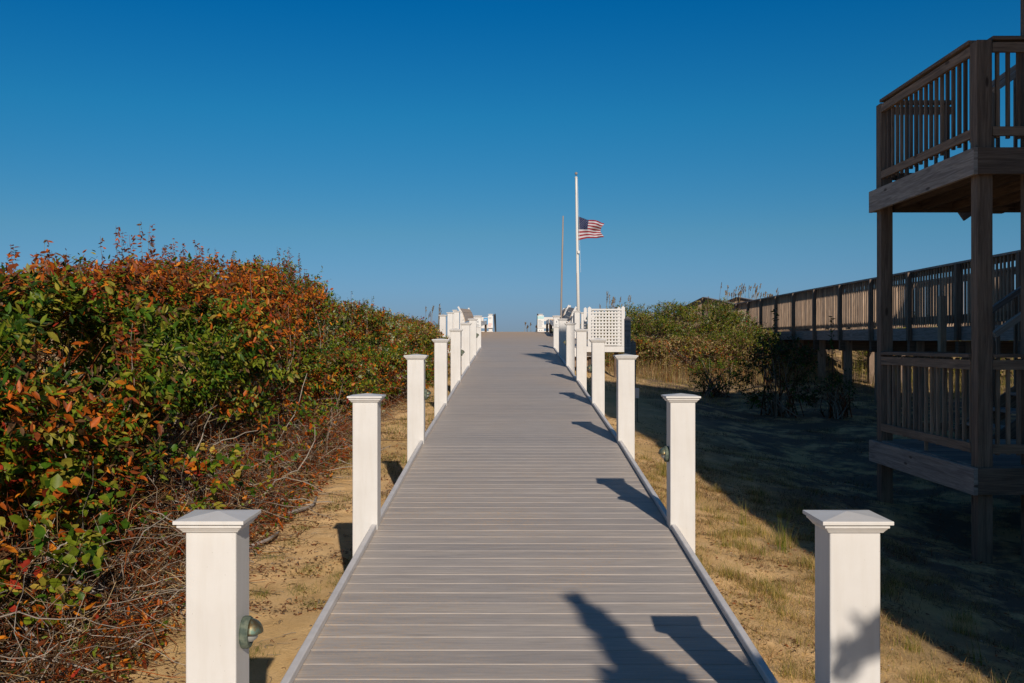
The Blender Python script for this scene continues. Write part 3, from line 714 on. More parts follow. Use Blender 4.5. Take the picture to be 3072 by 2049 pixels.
def blades(name, P_, H_, lean, wd, cols, seg=3):
    n = len(P_); a = rng.random(n)*6.283; dr = np.stack([np.cos(a), np.sin(a), 0*a], 1); sd = np.stack([-np.sin(a), np.cos(a), 0*a], 1)
    ln = (lean*(.3+rng.random(n)))[:, None]; rows = []
    for i in range(seg+1):
        t_ = i/seg; c_ = P_+np.array([0, 0, 1.])*(H_[:, None]*t_*(1-.35*ln*t_))+dr*H_[:, None]*ln*t_*t_; w_ = wd[:, None]*(1-t_*.92)
        rows += [c_-sd*w_/2, c_+sd*w_/2]
    V_ = np.stack(rows, 1).reshape(-1, 3); b_ = (np.arange(n)*2*(seg+1))[:, None]
    F_ = np.stack([np.concatenate([b_+2*i, b_+2*i+1, b_+2*i+3, b_+2*i+2], 1) for i in range(seg)], 1).reshape(-1, 4)
    return npmesh(name, V_, F_, np.repeat(cols, seg, 0))

def shrub(name, c, r, z0, z1, leaf, nspr, wfun, label, group, K=10, upright=0.0, leafw=.42, seed=0, lump=.2, shoots=0, shoot_w=None, twig=True, bottom=True, lowgap=0.0, dens_back=.35):
    """ellipsoidal crown of sprigs over branching stems"""
    cz = (z0+z1)/2; rz = (z1-z0)/2
    root = empty(name, (c[0], c[1], float(gz(c[0], c[1])))); tag(root, label, 'shrub', group)
    n = int(nspr*1.7); u = unit(rng.normal(size=(n, 3))); u[:, 2] = np.where(u[:, 2] < -.55, -u[:, 2], u[:, 2])
    keep = rng.random(n) < np.where(u[:, 0] < -.35 if c[0] < 0 else u[:, 1] > .35, dens_back, 1.0); u = u[keep][:nspr]; n = len(u)
    su = np.sign(u)*np.abs(u)**.8; su = su/np.maximum(np.linalg.norm(su, axis=1, keepdims=True), 1e-6)**.75
    fr = 2.6; ns = fbm(u[:, 0]*fr+seed, u[:, 1]*fr+seed*.7, u[:, 2]*fr, 3)
    ns2 = fbm(u[:, 0]*6+seed, u[:, 1]*6, u[:, 2]*6+3, 2)
    rho = (1+lump*1.7*ns+.16*ns2)*(1-np.abs(rng.normal(size=n))*.15)
    p = np.stack([c[0]+r[0]*su[:, 0]*rho, c[1]+r[1]*su[:, 1]*rho, cz+rz*su[:, 2]*rho], 1)
    # clump gaps
    gap = fbm(p[:, 0]*2.2+seed, p[:, 1]*2.2, p[:, 2]*2.6, 2); kk = gap > -.16; p, u = p[kk], u[kk]; n = len(p)
    ax = unit(u*np.array([1, 1, .5])+np.array([0, 0, .35+upright])+rng.normal(size=(n, 3))*.45)
    sl_ = leaf*(1.8+1.8*rng.random(n))
    if shoots:
        nc_ = max(3, shoots//7); cc = rng.random((nc_, 2))*2-1; hf = .35+.95*rng.random(nc_)**1.2; ci = rng.integers(0, nc_, shoots)
        ps = np.stack([c[0]+r[0]*(.92*cc[ci, 0]+.10*rng.normal(size=shoots)), c[1]+r[1]*(.92*cc[ci, 1]+.10*rng.normal(size=shoots)), 0*np.zeros(shoots)], 1)
        q_ = 1-((ps[:, 0]-c[0])/r[0])**2-((ps[:, 1]-c[1])/r[1])**2; q_ = np.clip(q_, .05, 1); ps[:, 2] = cz+rz*q_**.5*.98
    mm_ = n*K; ti = (np.arange(K)+.5)/K
    t_ = np.tile(ti, n)+rng.normal(size=mm_)*.04; A = np.repeat(ax, K, 0); Pp = np.repeat(p, K, 0)+A*(np.repeat(sl_, K)*t_)[:, None]
    rd_ = unit(np.cross(A, unit(rng.normal(size=(mm_, 3)))))
    Dl = A*(.5+.3*rng.random((mm_, 1)))+rd_*.9+np.array([0, 0, -.18]); 
    Nl = np.array([0, 0, 1.])+rng.normal(size=(mm_, 3))*.55+np.array([.1, -.5, .1])
    Ll = leaf*(.45+.8*rng.random(mm_)); Wl = Ll*leafw*(.65+.6*rng.random(mm_))
    cols = pick(wfun(Pp, mm_), mm_)
    scol = np.repeat(pick(wfun(p, n), n), K, 0); sel = rng.random(mm_) < .62; cols[sel] = scol[sel]*(.85+.3*rng.random((int(sel.sum()), 1)))
    allP, allD, allN, allL, allW, allC = [Pp], [Dl], [Nl], [Ll], [Wl], [cols]
    st_pts, st_r = [], []
    if shoots:
        for k in range(shoots):
            hgt = random.uniform(.15, .55)*hf[ci[k]]*(leaf/.07); nl = int(14+hgt*60)
            b_ = ps[k]-np.array([0, 0, .25]); tip = ps[k]+np.array([random.uniform(-.10, .10), random.uniform(-.06, .06), hgt])
            ln_ = np.linspace(0, 1, 7)[:, None]; st_pts.append(b_+(tip-b_)*ln_+np.array([.02, .01, 0])*np.sin(ln_*5)); st_r.append(np.linspace(.004, .0015, 7))
            tt = rng.random(nl)**.6; pp = b_+(tip-b_)*tt[:, None]
            dd = rng.normal(size=(nl, 3))*np.array([.8, .8, .3])+np.array([0, 0, random.uniform(-.7, .5)])
            allP.append(pp); allD.append(dd); allN.append(rng.normal(size=(nl, 3))); lL = leaf*(.4+.45*rng.random(nl)); allL.append(lL); allW.append(lL*.42); allC.append(pick(shoot_w or dict(rust=2, drust=2, brown=1), nl))
    fo_ = link('foliage', leaf_mesh('foliage', *(np.concatenate(a) for a in (allP, allD, allN, allL, allW, allC))), None, M['leaf'])
    fo_.parent = root; fo_.matrix_parent_inverse = Matrix.Translation(root.location).inverted()
    if twig:
        ns_ = 60; gb = float(gz(c[0], c[1])); base = np.array([c[0], c[1], gb])+rng.normal(size=(ns_, 3))*np.array([r[0]*.3, r[1]*.3, .02])
        ii = rng.integers(0, n, ns_); tip = p[ii]; tl = np.linspace(0, 1, 7)[None, :, None]
        mid = base*.5+tip*.5+rng.normal(size=(ns_, 3))*.12+np.array([0, 0, .15])
        pts = base[:, None]*(1-tl)**2+mid[:, None]*2*tl*(1-tl)+tip[:, None]*tl**2
        rr = np.linspace(.014, .003, 7)[None, :]*(.6+.8*rng.random((ns_, 1)))
        if st_pts: pts = np.concatenate([pts, np.stack(st_pts)]); rr = np.concatenate([rr, np.stack(st_r)]); st_pts = []
        me = tubes('branches', pts, rr, pick(dict(brown=2, grey=2, drust=1), len(pts))); o = link('branches', me, None, M['twig']); o.parent = root; o.matrix_parent_inverse = Matrix.Translation(root.location).inverted()
    if st_pts:
        me = tubes('shoots', np.stack(st_pts), np.stack(st_r), pick(dict(drust=2, brown=2), len(st_pts))); o = link('shoots', me, None, M['twig']); o.parent = root; o.matrix_parent_inverse = Matrix.Translation(root.location).inverted()
    return root

# ---- left thicket
def w_main(P_, n):
    z = P_[:, 2]-EZ; a = fbm(P_[:, 0]*1.3, P_[:, 1]*1.3, P_[:, 2]*1.5, 3); b_ = fbm(P_[:, 0]*.9+9, P_[:, 1]*.9, P_[:, 2]*1.1+4, 2)
    up = sst(-.05, .6, z+a*.7); low = sst(-.1, -.7, z+a*.5)
    o = np.clip(up*1.1+low*.45+np.clip(b_, 0, 1)*.9-.1, 0, 1.3)
    return dict(rust=o*1.9, orange=o*.8, drust=o*1.4, green=1.1-.7*o, lgreen=1.3-.9*o, dgreen=.6-.4*o, ygreen=.8-.3*o, yellow=.05, red=.02, brown=.2+.5*o)
def w_mid(P_, n):
    a = fbm(P_[:, 0]*1.6+3, P_[:, 1]*1.2, P_[:, 2]*1.6, 3); o = np.clip(.5+a*1.3, 0, 1)
    sv_ = sst(.1, .35, fbm(P_[:, 0]*1.1+31, P_[:, 1]*.8, P_[:, 2]*1.3, 2))
    return dict(rust=o*.7, drust=o*.9, orange=.25, green=.8, lgreen=.9, dgreen=.4, ygreen=.7, red=.18, silver=sv_*2.6, brown=.35)
def w_silver(P_, n):
    a = fbm(P_[:, 0]*1.5+3, P_[:, 1]*1.0, P_[:, 2]*1.6, 3); s_ = sst(-.25, .25, a)
    return dict(silver=.3+2.4*s_, lgreen=.8, green=.6, ygreen=.6, rust=.35*(1-s_)+.1, drust=.5*(1-s_), red=.12, brown=.3)
def w_far(P_, n):
    a = fbm(P_[:, 0]*1.2+3, P_[:, 1]*.8, P_[:, 2]*1.6, 3)
    return dict(silver=.15, lgreen=.7, green=.7, ygreen=.9, rust=.45+a*.5, drust=.6+a*.6, orange=.2, brown=.6, tan=.2)
TG = 'shrubs of the thicket left of the boardwalk'
sh = lambda *a, **k: shrub('shrub', *a, **k)
sh((-3.75, 5.2), (1.1, 1.1), EZ-1.15, EZ+.20, .080, 1900, w_main, 'glossy green and orange leaved shrub at the left edge of the photo', TG, seed=1, shoots=16)
sh((-3.95, 7.2), (1.45, 1.25), EZ-1.1, EZ+.38, .078, 2900, w_main, 'tall shrub with rust brown shoots on top, behind the first left post', TG, seed=2, shoots=60)
sh((-3.8, 9.6), (1.45, 1.5), EZ-1.05, EZ+.62, .070, 3500, w_main, 'broad shrub of dark green and orange leaves between the first and second left posts', TG, seed=3, shoots=70)
sh((-3.9, 12.3), (1.6, 1.6), EZ-.95, EZ+.92, .064, 3900, w_main, 'reddish brown shrub near the highest point of the thicket', TG, seed=4, shoots=60)
sh((-4.35, 15.2), (1.6, 1.7), EZ-.9, EZ+1.16, .058, 4200, w_mid, 'highest mixed green and russet shrub above the second left post', TG, seed=5, shoots=50, shoot_w=dict(drust=2, brown=1, green=1))
sh((-3.75, 18.4), (1.5, 1.7), EZ-.9, EZ+.66, .056, 3600, w_mid, 'shrub stepping down with silvery sprays, left of the third post', TG, seed=6, shoots=34, shoot_w=dict(green=2, silver=2, brown=1), leafw=.5)
sh((-3.8, 22.0), (1.7, 2.0), EZ-.9, EZ+.64, .052, 3600, w_silver, 'pale silvery green shrub beyond the highest shrub', TG, seed=7, shoots=30, shoot_w=dict(green=2, silver=2, brown=1), leafw=.55)
sh((-3.9, 26.4), (1.8, 2.4), EZ-.9, EZ+.62, .058, 3200, w_far, 'low olive shrub left of the landing posts', TG, seed=8, shoots=10, shoot_w=dict(green=2, brown=1), leafw=.5)
sh((-3.9, 32), (1.7, 3.0), EZ-.8, EZ+.76, .065, 2600, w_far, 'farthest dark reddish shrub on the left beside the landing', TG, seed=9, shoots=10, shoot_w=dict(drust=2, brown=1), leafw=.5)
sh((-2.35, 17.3), (.85, 1.7), EZ-1.15, EZ-.12, .050, 2200, w_mid, 'low russet and green brush beside the fourth left post', TG, seed=10, leafw=.5)
sh((-2.35, 21.3), (1.0, 2.0), EZ-1.0, EZ+.22, .052, 2400, w_far, 'olive brush pushing against the first landing post on the left', TG, seed=11, leafw=.5)
sh((-2.7, 14.0), (.75, 1.3), EZ-1.15, EZ-.25, .055, 1500, w_mid, 'knee high brush with red leaves beyond the second left post', TG, seed=12, leafw=.5)
sh((-6.6, 9.6), (1.7, 1.9), EZ-1.0, EZ+.58, .085, 1500, w_main, 'rust coloured shrub in the second row behind the thicket at far left', TG, seed=13, shoots=60)
sh((-6.9, 13.6), (1.8, 2.0), EZ-.9, EZ+.85, .08, 1500, w_main, 'rust topped shrub behind the highest part of the thicket', TG, seed=14, shoots=60)
def w_vine(P_, n):
    a = fbm(P_[:, 0]*2, P_[:, 1]*2, P_[:, 2]*2, 2); return dict(lgreen=1.6, green=1.4, ygreen=.9, orange=.35, rust=.3+np.clip(a, 0, 1), red=.2, yellow=.15)
sh((-3.1, 6.4), (.60, .9), EZ-1.5, EZ-.45, .066, 760, w_main, 'low orange and green shrub filling the thicket base behind the first left post', TG, seed=51, K=9)
sh((-3.05, 4.6), (.55, .7), EZ-1.6, EZ-.75, .062, 420, w_main, 'low dense foliage in the left edge corner below the glossy shrub', TG, seed=52, K=9)
shrub('vine', (-2.95, 5.35), (.62, .75), EZ-1.50, EZ-.62, .066, 520, w_vine, 'bright green heart leaved vine spilling over twigs at lower left', 'vines at the foot of the thicket', K=7, leafw=.8, seed=21, lump=.3, twig=False)
shrub('vine', (-2.55, 3.9), (.5, .5), EZ-1.78, EZ-1.48, .055, 130, w_vine, 'small leaved green vine in the bottom left corner', 'vines at the foot of the thicket', K=6, leafw=.8, seed=22, lump=.3, twig=False)
shrub('vine', (-2.6, 7.7), (.55, .9), EZ-1.35, EZ-.85, .06, 110, w_vine, 'sparse green vine among bare twigs behind the first left post', 'vines at the foot of the thicket', K=6, leafw=.75, seed=23, lump=.3, twig=False)
shrub('vine', (-2.75, 4.55), (.45, .5), EZ-1.75, EZ-1.0, .056, 220, w_vine, 'green and orange vine leaves over dark hollows at the left edge', 'vines at the foot of the thicket', K=6, leafw=.75, seed=24, lump=.3, twig=False)
shrub('vine', (-2.55, 10.4), (.5, 1.4), EZ-1.3, EZ-.65, .06, 260, w_main, 'rust and green creeper hanging over twigs left of the second post', 'vines at the foot of the thicket', K=6, leafw=.6, seed=25, lump=.3, twig=False)
# bramble twigs
def tangle(n, xr, yr, hfun, name, label, L_=(.25, .8), r_=.0022, cols=dict(grey=1.6, lgrey=1, brown=2.6, drust=1.6, rust=.9, tan=1.3), mm_=6):
    x = xr[0]+(xr[1]-xr[0])*rng.random(n)**.8; y = yr[0]+(yr[1]-yr[0])*rng.random(n); g_ = gz(x, y)
    h = hfun(x, y)*rng.random(n)**1.3; p0 = np.stack([x, y, g_+h], 1)
    d = unit(rng.normal(size=(n, 3))*np.array([1, 1, .7])); d2 = unit(d+rng.normal(size=(n, 3))*.9+np.array([0, 0, -.5])); Ln = (L_[0]+(L_[1]-L_[0])*rng.random(n))[:, None]
    t_ = np.linspace(0, 1, mm_)
    pts = np.stack([p0+d*Ln*tt*(1-.5*tt)+d2*Ln*.5*tt*tt+rng.normal(size=(n, 3))*.012 for tt in t_], 1)
    gg = gz(pts[..., 0], pts[..., 1]); pts[..., 2] = np.maximum(pts[..., 2], gg+.004)
    rad = np.linspace(1, .45, mm_)[None, :]*(r_*(.6+1.1*rng.random(n)))[:, None]
    o = link(name, tubes(name, pts, rad, pick(cols, n)), None, M['twig']); tag(o, label, 'twigs', kind='stuff'); return o
tangle(9000, (-3.3, -2.10), (3.6, 13.5), lambda x, y: np.clip((-1.85-x)*.85, .03, .75), 'bramble_twigs', 'tangle of bare grey and rust twigs at the foot of the left thicket')
tangle(1600, (-2.7, -1.95), (13.5, 24), lambda x, y: np.clip((-1.75-x)*.8, .03, .5), 'bramble_twigs', 'thin bare twigs at the foot of the farther left thicket')
tangle(420, (-3.2, -2.1), (3.8, 13), lambda x, y: np.clip((-1.85-x)*.8, .03, .6), 'bramble_twigs', 'thicker bare grey stems among the fine twigs at the foot of the thicket', L_=(.4, 1.1), r_=.0055, cols=dict(grey=2, brown=2, lgrey=1), mm_=8)
def scatter_leaves(name, n, xr, yr, hf, size, w_, label, flat=.0, kind='stuff', mask=None):
    x = xr[0]+(xr[1]-xr[0])*rng.random(n); y = yr[0]+(yr[1]-yr[0])*rng.random(n)
    if mask is not None: k = mask(x, y); x, y = x[k], y[k]; n = len(x)
    p = np.stack([x, y, gz(x, y)+.004+hf(x, y)*rng.random(n)], 1); D_ = rng.normal(size=(n, 3))*np.array([1, 1, 1-flat]); Nn = rng.normal(size=(n, 3))*.4+np.array([0, 0, 1+flat])
    L_ = size*(.4+1.0*rng.random(n)); o = link(name, leaf_mesh(name, p, D_, Nn, L_, L_*.4, pick(w_, n)), None, M['leaf']); tag(o, label, 'leaves', kind=kind); return o
scatter_leaves('dead_leaves', 17000, (-3.2, -1.9), (3.6, 14), lambda x, y: np.clip((-1.8-x)*.8, .0, .7), .048, dict(rust=2.4, orange=.8, drust=2, brown=1.5, green=1.0, lgreen=.6, red=.3), 'dead rust leaves caught in the twigs at the foot of the thicket')
cl = lambda sc_, th, off=0: (lambda x, y: fbm(x*sc_+off, y*sc_, 1.7, 3) > th)
scatter_leaves('leaf_litter', 26000, (-2.3, -.95), (3.4, 20), lambda x, y: .008+0*x, .026, dict(brown=3, drust=2, rust=.8, grey=1), 'small dry leaf litter scattered over the sand left of the boardwalk', flat=.85, mask=lambda x, y: fbm(x*2.6, y*2.6, 5, 3)+(-x-1.45)*.35 > .12)
scatter_leaves('leaf_litter', 24000, (1.0, 5.5), (3.4, 16), lambda x, y: .008+0*x, .028, dict(brown=2.5, drust=2.5, rust=1, dry=2), 'dry leaf and straw litter over the sand right of the boardwalk', flat=.85, mask=cl(2.2, .08, 9))
# ground creeping stems
def ground_sticks(n, xr, yr, name, label, cols):
    x = xr[0]+(xr[1]-xr[0])*rng.random(n); y = yr[0]+(yr[1]-yr[0])*rng.random(n); a = rng.random(n)*6.28; L_ = .03+.14*rng.random(n)**2; cur = rng.normal(size=n)*1.2; t_ = np.linspace(0, 1, 6)
    xs = x[:, None]+np.cos(a[:, None]+cur[:, None]*t_)*L_[:, None]*t_; ys = y[:, None]+np.sin(a[:, None]+cur[:, None]*t_)*L_[:, None]*t_
    xs = np.where(xr[1] < 0, np.minimum(xs, -.93), np.maximum(xs, 1.03))
    pts = np.stack([xs, ys, gz(xs, ys)+.004+.02*np.sin(t_*3.1)*rng.random((n, 1))], -1)
    o = link(name, tubes(name, pts, np.full((n, 6), .0014)*(.6+rng.random((n, 1))), pick(cols, n)), None, M['twig']); tag(o, label, 'twigs', kind='stuff')
ground_sticks(900, (-2.2, -.97), (3.4, 16), 'fallen_twigs', 'fine dark twigs lying on the sand left of the boardwalk', dict(brown=2, drust=2, tan=1, grey=2))
ground_sticks(1000, (1.06, 5.0), (3.4, 16), 'fallen_twigs', 'fine twigs and straw lying on the sand right of the boardwalk', dict(brown=3, tan=2, grey=1))
# driftwood roots
def stick(pts, r0, r1, label):
    P_ = np.array([[ [x, y, float(gz(x, y))+h] for (x, y, h) in pts ]]); m_ = len(pts)
    # smooth
    t_ = np.linspace(0, m_-1, m_*5); Q = np.stack([np.interp(t_, np.arange(m_), P_[0, :, k]) for k in range(3)], 1)[None]
    for _ in range(3): Q[0, 1:-1] = (Q[0, :-2]+Q[0, 1:-1]*2+Q[0, 2:])/4
    me = MB(); me.tube([tuple(v_) for v_ in Q[0]], list(np.linspace(r0, r1, len(Q[0]))), 8, tn=.6); o = me.build('driftwood_branch', M['wood_grey'], smooth=True); tag(o, label, 'branch', 'bare grey branches at the foot of the thicket')
stick([(-2.05, 8.35, .02), (-1.92, 8.6, .05), (-1.80, 8.9, .03), (-1.86, 9.3, .03)], .016, .010, 'short curved grey root on the sand behind the first left post')
stick([(-2.15, 7.5, .02), (-2.0, 7.45, .03), (-1.88, 7.6, .06), (-1.88, 7.9, .04)], .018, .010, 'thicker hooked grey root nearer the first left post')
stick([(-2.9, 5.0, .55), (-2.65, 5.0, .42), (-2.4, 4.95, .25), (-2.25, 4.9, .06), (-2.28, 4.8, .02)], .012, .008, 'bowed pale branch coming down to the sand at lower left')
stick([(-2.6, 5.5, .50), (-2.45, 5.4, .42), (-2.2, 5.2, .36)], .018, .010, 'broken grey branch stub in the dark hollow at lower left')

# ---- grass
def grass(name, n, xr, yr, H_, wd, w_, label, mask=None, lean=.7, kind='stuff', clump=None):
    x = xr[0]+(xr[1]-xr[0])*rng.random(n); y = yr[0]+(yr[1]-yr[0])*rng.random(n)
    if clump:
        nc, sg = clump; cx = xr[0]+(xr[1]-xr[0])*rng.random(nc); cy = yr[0]+(yr[1]-yr[0])*rng.random(nc)
        if mask is not None: k = mask(cx, cy); cx, cy = cx[k], cy[k]
        ii = rng.integers(0, len(cx), n); x = cx[ii]+rng.normal(size=n)*sg; y = cy[ii]+rng.normal(size=n)*sg
    elif mask is not None: k = mask(x, y); x, y = x[k], y[k]
    keep = np.abs(x-XC) > .96; keep |= y > 41; x, y = x[keep], y[keep]; n = len(x)
    h = H_[0]+(H_[1]-H_[0])*rng.random(n)**1.5
    o = link(name, blades(name, np.stack([x, y, gz(x, y)-.005], 1), h, lean, wd*(.7+.6*rng.random(n)), pick(w_, n)), None, M['blade']); tag(o, label, 'grass', kind=kind); return o
dryw = dict(dry=3, tan=2, ygreen=1.6, lgreen=.8, brown=1)
grass('grass', 70000, (1.03, 3.6), (3.2, 15), (.012, .065), .0026, dict(straw=3, dry=1.5, tan=1.5, ygreen=1.4, lgreen=.5, brown=.8, drust=.4), 'short dry yellow grass on the sunlit sand right of the boardwalk', clump=(1700, .07), lean=1.3, mask=lambda x, y: fbm(x*1.8, y*1.8, 4, 3) > -.12)
grass('grass', 26000, (1.03, 3.6), (3.2, 13), (.02, .09), .003, dict(brown=2.5, drust=1.2, dry=2, straw=1.5, green=.8), 'brown and rusty dead weed patches on the sunlit sand at right', clump=(170, .085), lean=1.4)
grass('grass', 16000, (1.03, 3.2), (3.2, 12), (.05, .16), .0024, dict(ygreen=2, lgreen=1.2, straw=1.8, tan=1), 'taller green tinged grass clumps right of the boardwalk', clump=(110, .05), lean=.8)
grass('grass', 22000, (2.5, 9.5), (5, 22), (.02, .09), .004, dict(green=1, dry=1.5, brown=3, drust=1), 'dark weedy grass in the shaded yard', clump=(700, .10), lean=1.0, mask=cl(.8, -.05))
grass('grass', 16000, (1.2, 9.0), (20.5, 29.5), (.03, .12), .008, dict(dry=3, tan=3, ygreen=1.5, lgreen=.6), 'straw coloured grass strip in the sun before the dune', lean=.9)
grass('grass', 9000, (-2.2, -.95), (3.4, 9), (.02, .08), .0022, dict(lgreen=2, green=1, ygreen=1, dry=1), 'small green weeds on the sand left of the boardwalk', clump=(40, .06), lean=1.6)
grass('grass', 14000, (-2.3, -.95), (9, 24), (.03, .13), .0045, dict(lgreen=1.6, ygreen=1.6, green=.8, dry=1.6, brown=.8), 'grass between the thicket and the farther left posts', lean=1.0, mask=lambda x, y: fbm(x*1.5, y*1.0, 2, 2)+sst(9, 14, y)*.4 > -.05)
grass('grass', 9000, (2.6, 8.6), (25.2, 31), (.12, .72), .008, dict(dry=3, tan=2, brown=2, rust=.6, ygreen=.9), 'tall brown dry grass along the foot of the dune', lean=.7, clump=(260, .16))
grass('grass', 3500, (8.8, 14), (22, 30), (.3, .8), .010, dict(dry=2, ygreen=2, tan=1, lgreen=1), 'tall sunlit grass beyond the raised walkway', lean=.4)
def tuft(x, y, n, h, label, w_=dict(lgreen=3, ygreen=2, green=1.5, dry=1), sg=.035, wd=.004, lean=.45):
    xx = x+rng.normal(size=n)*sg; yy = y+rng.normal(size=n)*sg
    o = link('grass_tuft', blades('grass_tuft', np.stack([xx, yy, gz(xx, yy)-.005], 1), h*(.5+.6*rng.random(n)), lean, wd*(.7+.5*rng.random(n)), pick(w_, n), 4), None, M['blade'])
    tag(o, label, 'grass tuft', 'beach grass tufts along the edge of the shade')
tuft(2.20, 8.15, 46, .34, 'largest green beach grass tuft on the shade edge beside the second right post')
tuft(2.48, 7.15, 26, .36, 'arching grass tuft on the shade edge between the first and second right posts')
tuft(2.05, 9.0, 14, .30, 'thin grass tuft just right of the second right post')
tuft(1.62, 10.9, 26, .28, 'green grass tuft left of the lamp of the second right post')
tuft(2.72, 5.9, 12, .26, 'sparse grass tuft on the shade edge behind the first right post')
tuft(2.62, 5.3, 10, .22, 'few dry blades right of the first right post', dict(dry=2, tan=2))
tuft(1.9, 6.9, 60, .13, 'low bushy grass clump in the sun between the first and second right posts', dict(dry=2, ygreen=2, lgreen=1), .06, .003, .9)
tuft(1.55, 5.6, 50, .12, 'low dry grass clump close to the right curb', dict(dry=3, ygreen=1.5, brown=1), .06, .003, .9)
# shells
xs = rng.uniform(1.05, 5, 260); ys = rng.uniform(3.5, 13, 260)
P_ = np.stack([xs, ys, gz(xs, ys)+.003], 1); L_ = .008+.012*rng.random(260)
o = link('shell_fragments', leaf_mesh('shell_fragments', P_, rng.normal(size=(260, 3))*np.array([1, 1, .1]), np.tile([0, 0, 1.], (260, 1)), L_, L_*.9, np.full((260, 3), .6)), None, M['shell']); tag(o, 'tiny pale shell fragments in the sand right of the boardwalk', 'shells', kind='stuff')

# ---- right dune vegetation
DG = 'shrubs on the dune at right'
def w_dune(P_, n):
    z = P_[:, 2]-EZ; a = fbm(P_[:, 0]*1.2, P_[:, 1]*.9, P_[:, 2]*2, 3); lo = sst(.3, -.6, z+a*.5)
    return dict(green=1.2-.8*lo, lgreen=1.1-.5*lo, ygreen=1.0, dgreen=.4, brown=.6+.8*lo, dry=.35+1.1*lo, drust=.25+.3*np.clip(a, 0, 1), silver=.15, tan=.5*lo)
kw = dict(leafw=.45, shoot_w=dict(green=1, brown=2, drust=1), lump=.33)
sh((4.1, 30.0), (1.3, 1.6), EZ-.9, EZ+.70, .052, 3200, w_dune, 'olive shrub on the dune just right of the lattice screen', DG, seed=31, shoots=14, **kw)
sh((5.6, 31.8), (1.6, 1.9), EZ-.9, EZ+1.18, .054, 4600, w_dune, 'highest rounded green shrub on the right dune', DG, seed=32, shoots=18, **kw)
sh((3.6, 34.0), (1.3, 1.6), EZ-.5, EZ+1.05, .06, 2200, w_dune, 'shrub on the dune crest behind the lattice screen', DG, seed=33, shoots=14, **kw)
sh((6.6, 28.6), (1.2, 1.7), EZ-1.05, EZ+.30, .05, 3400, w_dune, 'leafy green shrub at the dune foot beside the raised walkway', DG, seed=34, shoots=8, **kw)
sh((6.9, 32.5), (1.0, 1.6), EZ-.5, EZ+.80, .065, 1800, lambda P_, n: dict(silver=.9, lgreen=1, green=.8, brown=.5, red=.3, dry=.4), 'pale shrub leaning on the walkway railing', DG, seed=35, shoots=8, **kw)
sh((4.9, 28.4), (1.5, 1.3), EZ-1.0, EZ+.0, .06, 2400, lambda P_, n: dict(dry=1.3, brown=1.5, ygreen=1, green=.5, rust=.6, tan=.6), 'brownish brush at the foot of the right dune', DG, seed=36, shoots=8, **kw)
sh((3.2, 28.6), (.9, 1.2), EZ-.9, EZ+.05, .06, 1500, lambda P_, n: dict(dry=1.0, brown=1.3, ygreen=1, green=1, rust=.4), 'low brush under the weathered pointed post', DG, seed=37, shoots=6, **kw)
sh((11.2, 28), (1.5, 2.2), EZ-1.2, EZ+.2, .07, 2000, w_dune, 'sunlit brush seen beneath the raised walkway', DG, seed=38, shoots=6, **kw)
sh((13.0, 24), (1.6, 2.2), EZ-1.3, EZ+.1, .07, 1800, w_dune, 'sunlit brush beyond the raised walkway near the timber deck', DG, seed=39, shoots=6, **kw)
sh((12.0, 36), (2.6, 3), EZ-.9, EZ+1.0, .09, 2000, w_dune, 'rounded shrub far behind the raised walkway', DG, seed=40, shoots=6, **kw)
sh((16.5, 31), (2.2, 2.4), EZ-1.1, EZ+.4, .09, 1500, w_dune, 'olive brush well beyond the raised walkway', DG, seed=44, shoots=6, **kw)
sh((19.5, 26), (2.2, 2.4), EZ-1.2, EZ+.3, .09, 1500, w_dune, 'low brush farthest to the right beyond the walkway', DG, seed=45, shoots=6, **kw)
dk = dict(leafw=.45, shoot_w=dict(dgreen=2, green=1, brown=1), lump=.35, dens_back=.7)
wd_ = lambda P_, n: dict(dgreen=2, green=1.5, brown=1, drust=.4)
YG = 'shrubs in the shaded yard'
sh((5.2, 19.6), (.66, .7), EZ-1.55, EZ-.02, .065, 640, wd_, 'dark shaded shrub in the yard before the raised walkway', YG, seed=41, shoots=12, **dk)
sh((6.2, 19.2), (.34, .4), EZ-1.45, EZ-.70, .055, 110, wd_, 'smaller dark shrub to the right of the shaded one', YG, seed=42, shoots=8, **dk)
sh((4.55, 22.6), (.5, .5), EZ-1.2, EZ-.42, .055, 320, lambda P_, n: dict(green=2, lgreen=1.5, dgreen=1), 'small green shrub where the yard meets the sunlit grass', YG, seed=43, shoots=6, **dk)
# a few tall leafy stems rising from the dark shrub
for (x, y, z1, lb) in ((5.0, 19.2, .68, 'single dark leafy stem rising before the walkway balusters'), (6.15, 19.4, .52, 'forked dark leafy stem rising right of the single one')):
    n = 46; t_ = rng.random(n); zb = float(gz(x, y)); st = MB(); st.tube([(x, y, zb), (x+.03, y, zb+1), (x, y, EZ+z1)], [.012, .009, .004], 6)
    o = st.build('tall_stem', M['wood_dark']); tag(o, lb, 'plant')
    p = np.stack([x+.02*rng.normal(size=n), y+.02*rng.normal(size=n), EZ-.3+(z1+.3)*t_], 1); L_ = .06+.05*rng.random(n)
    link('foliage', leaf_mesh('foliage', p, rng.normal(size=(n, 3))+np.array([0, 0, .3]), rng.normal(size=(n, 3)), L_, L_*.4, pick(dict(dgreen=2, green=1), n)), o, M['leaf'])

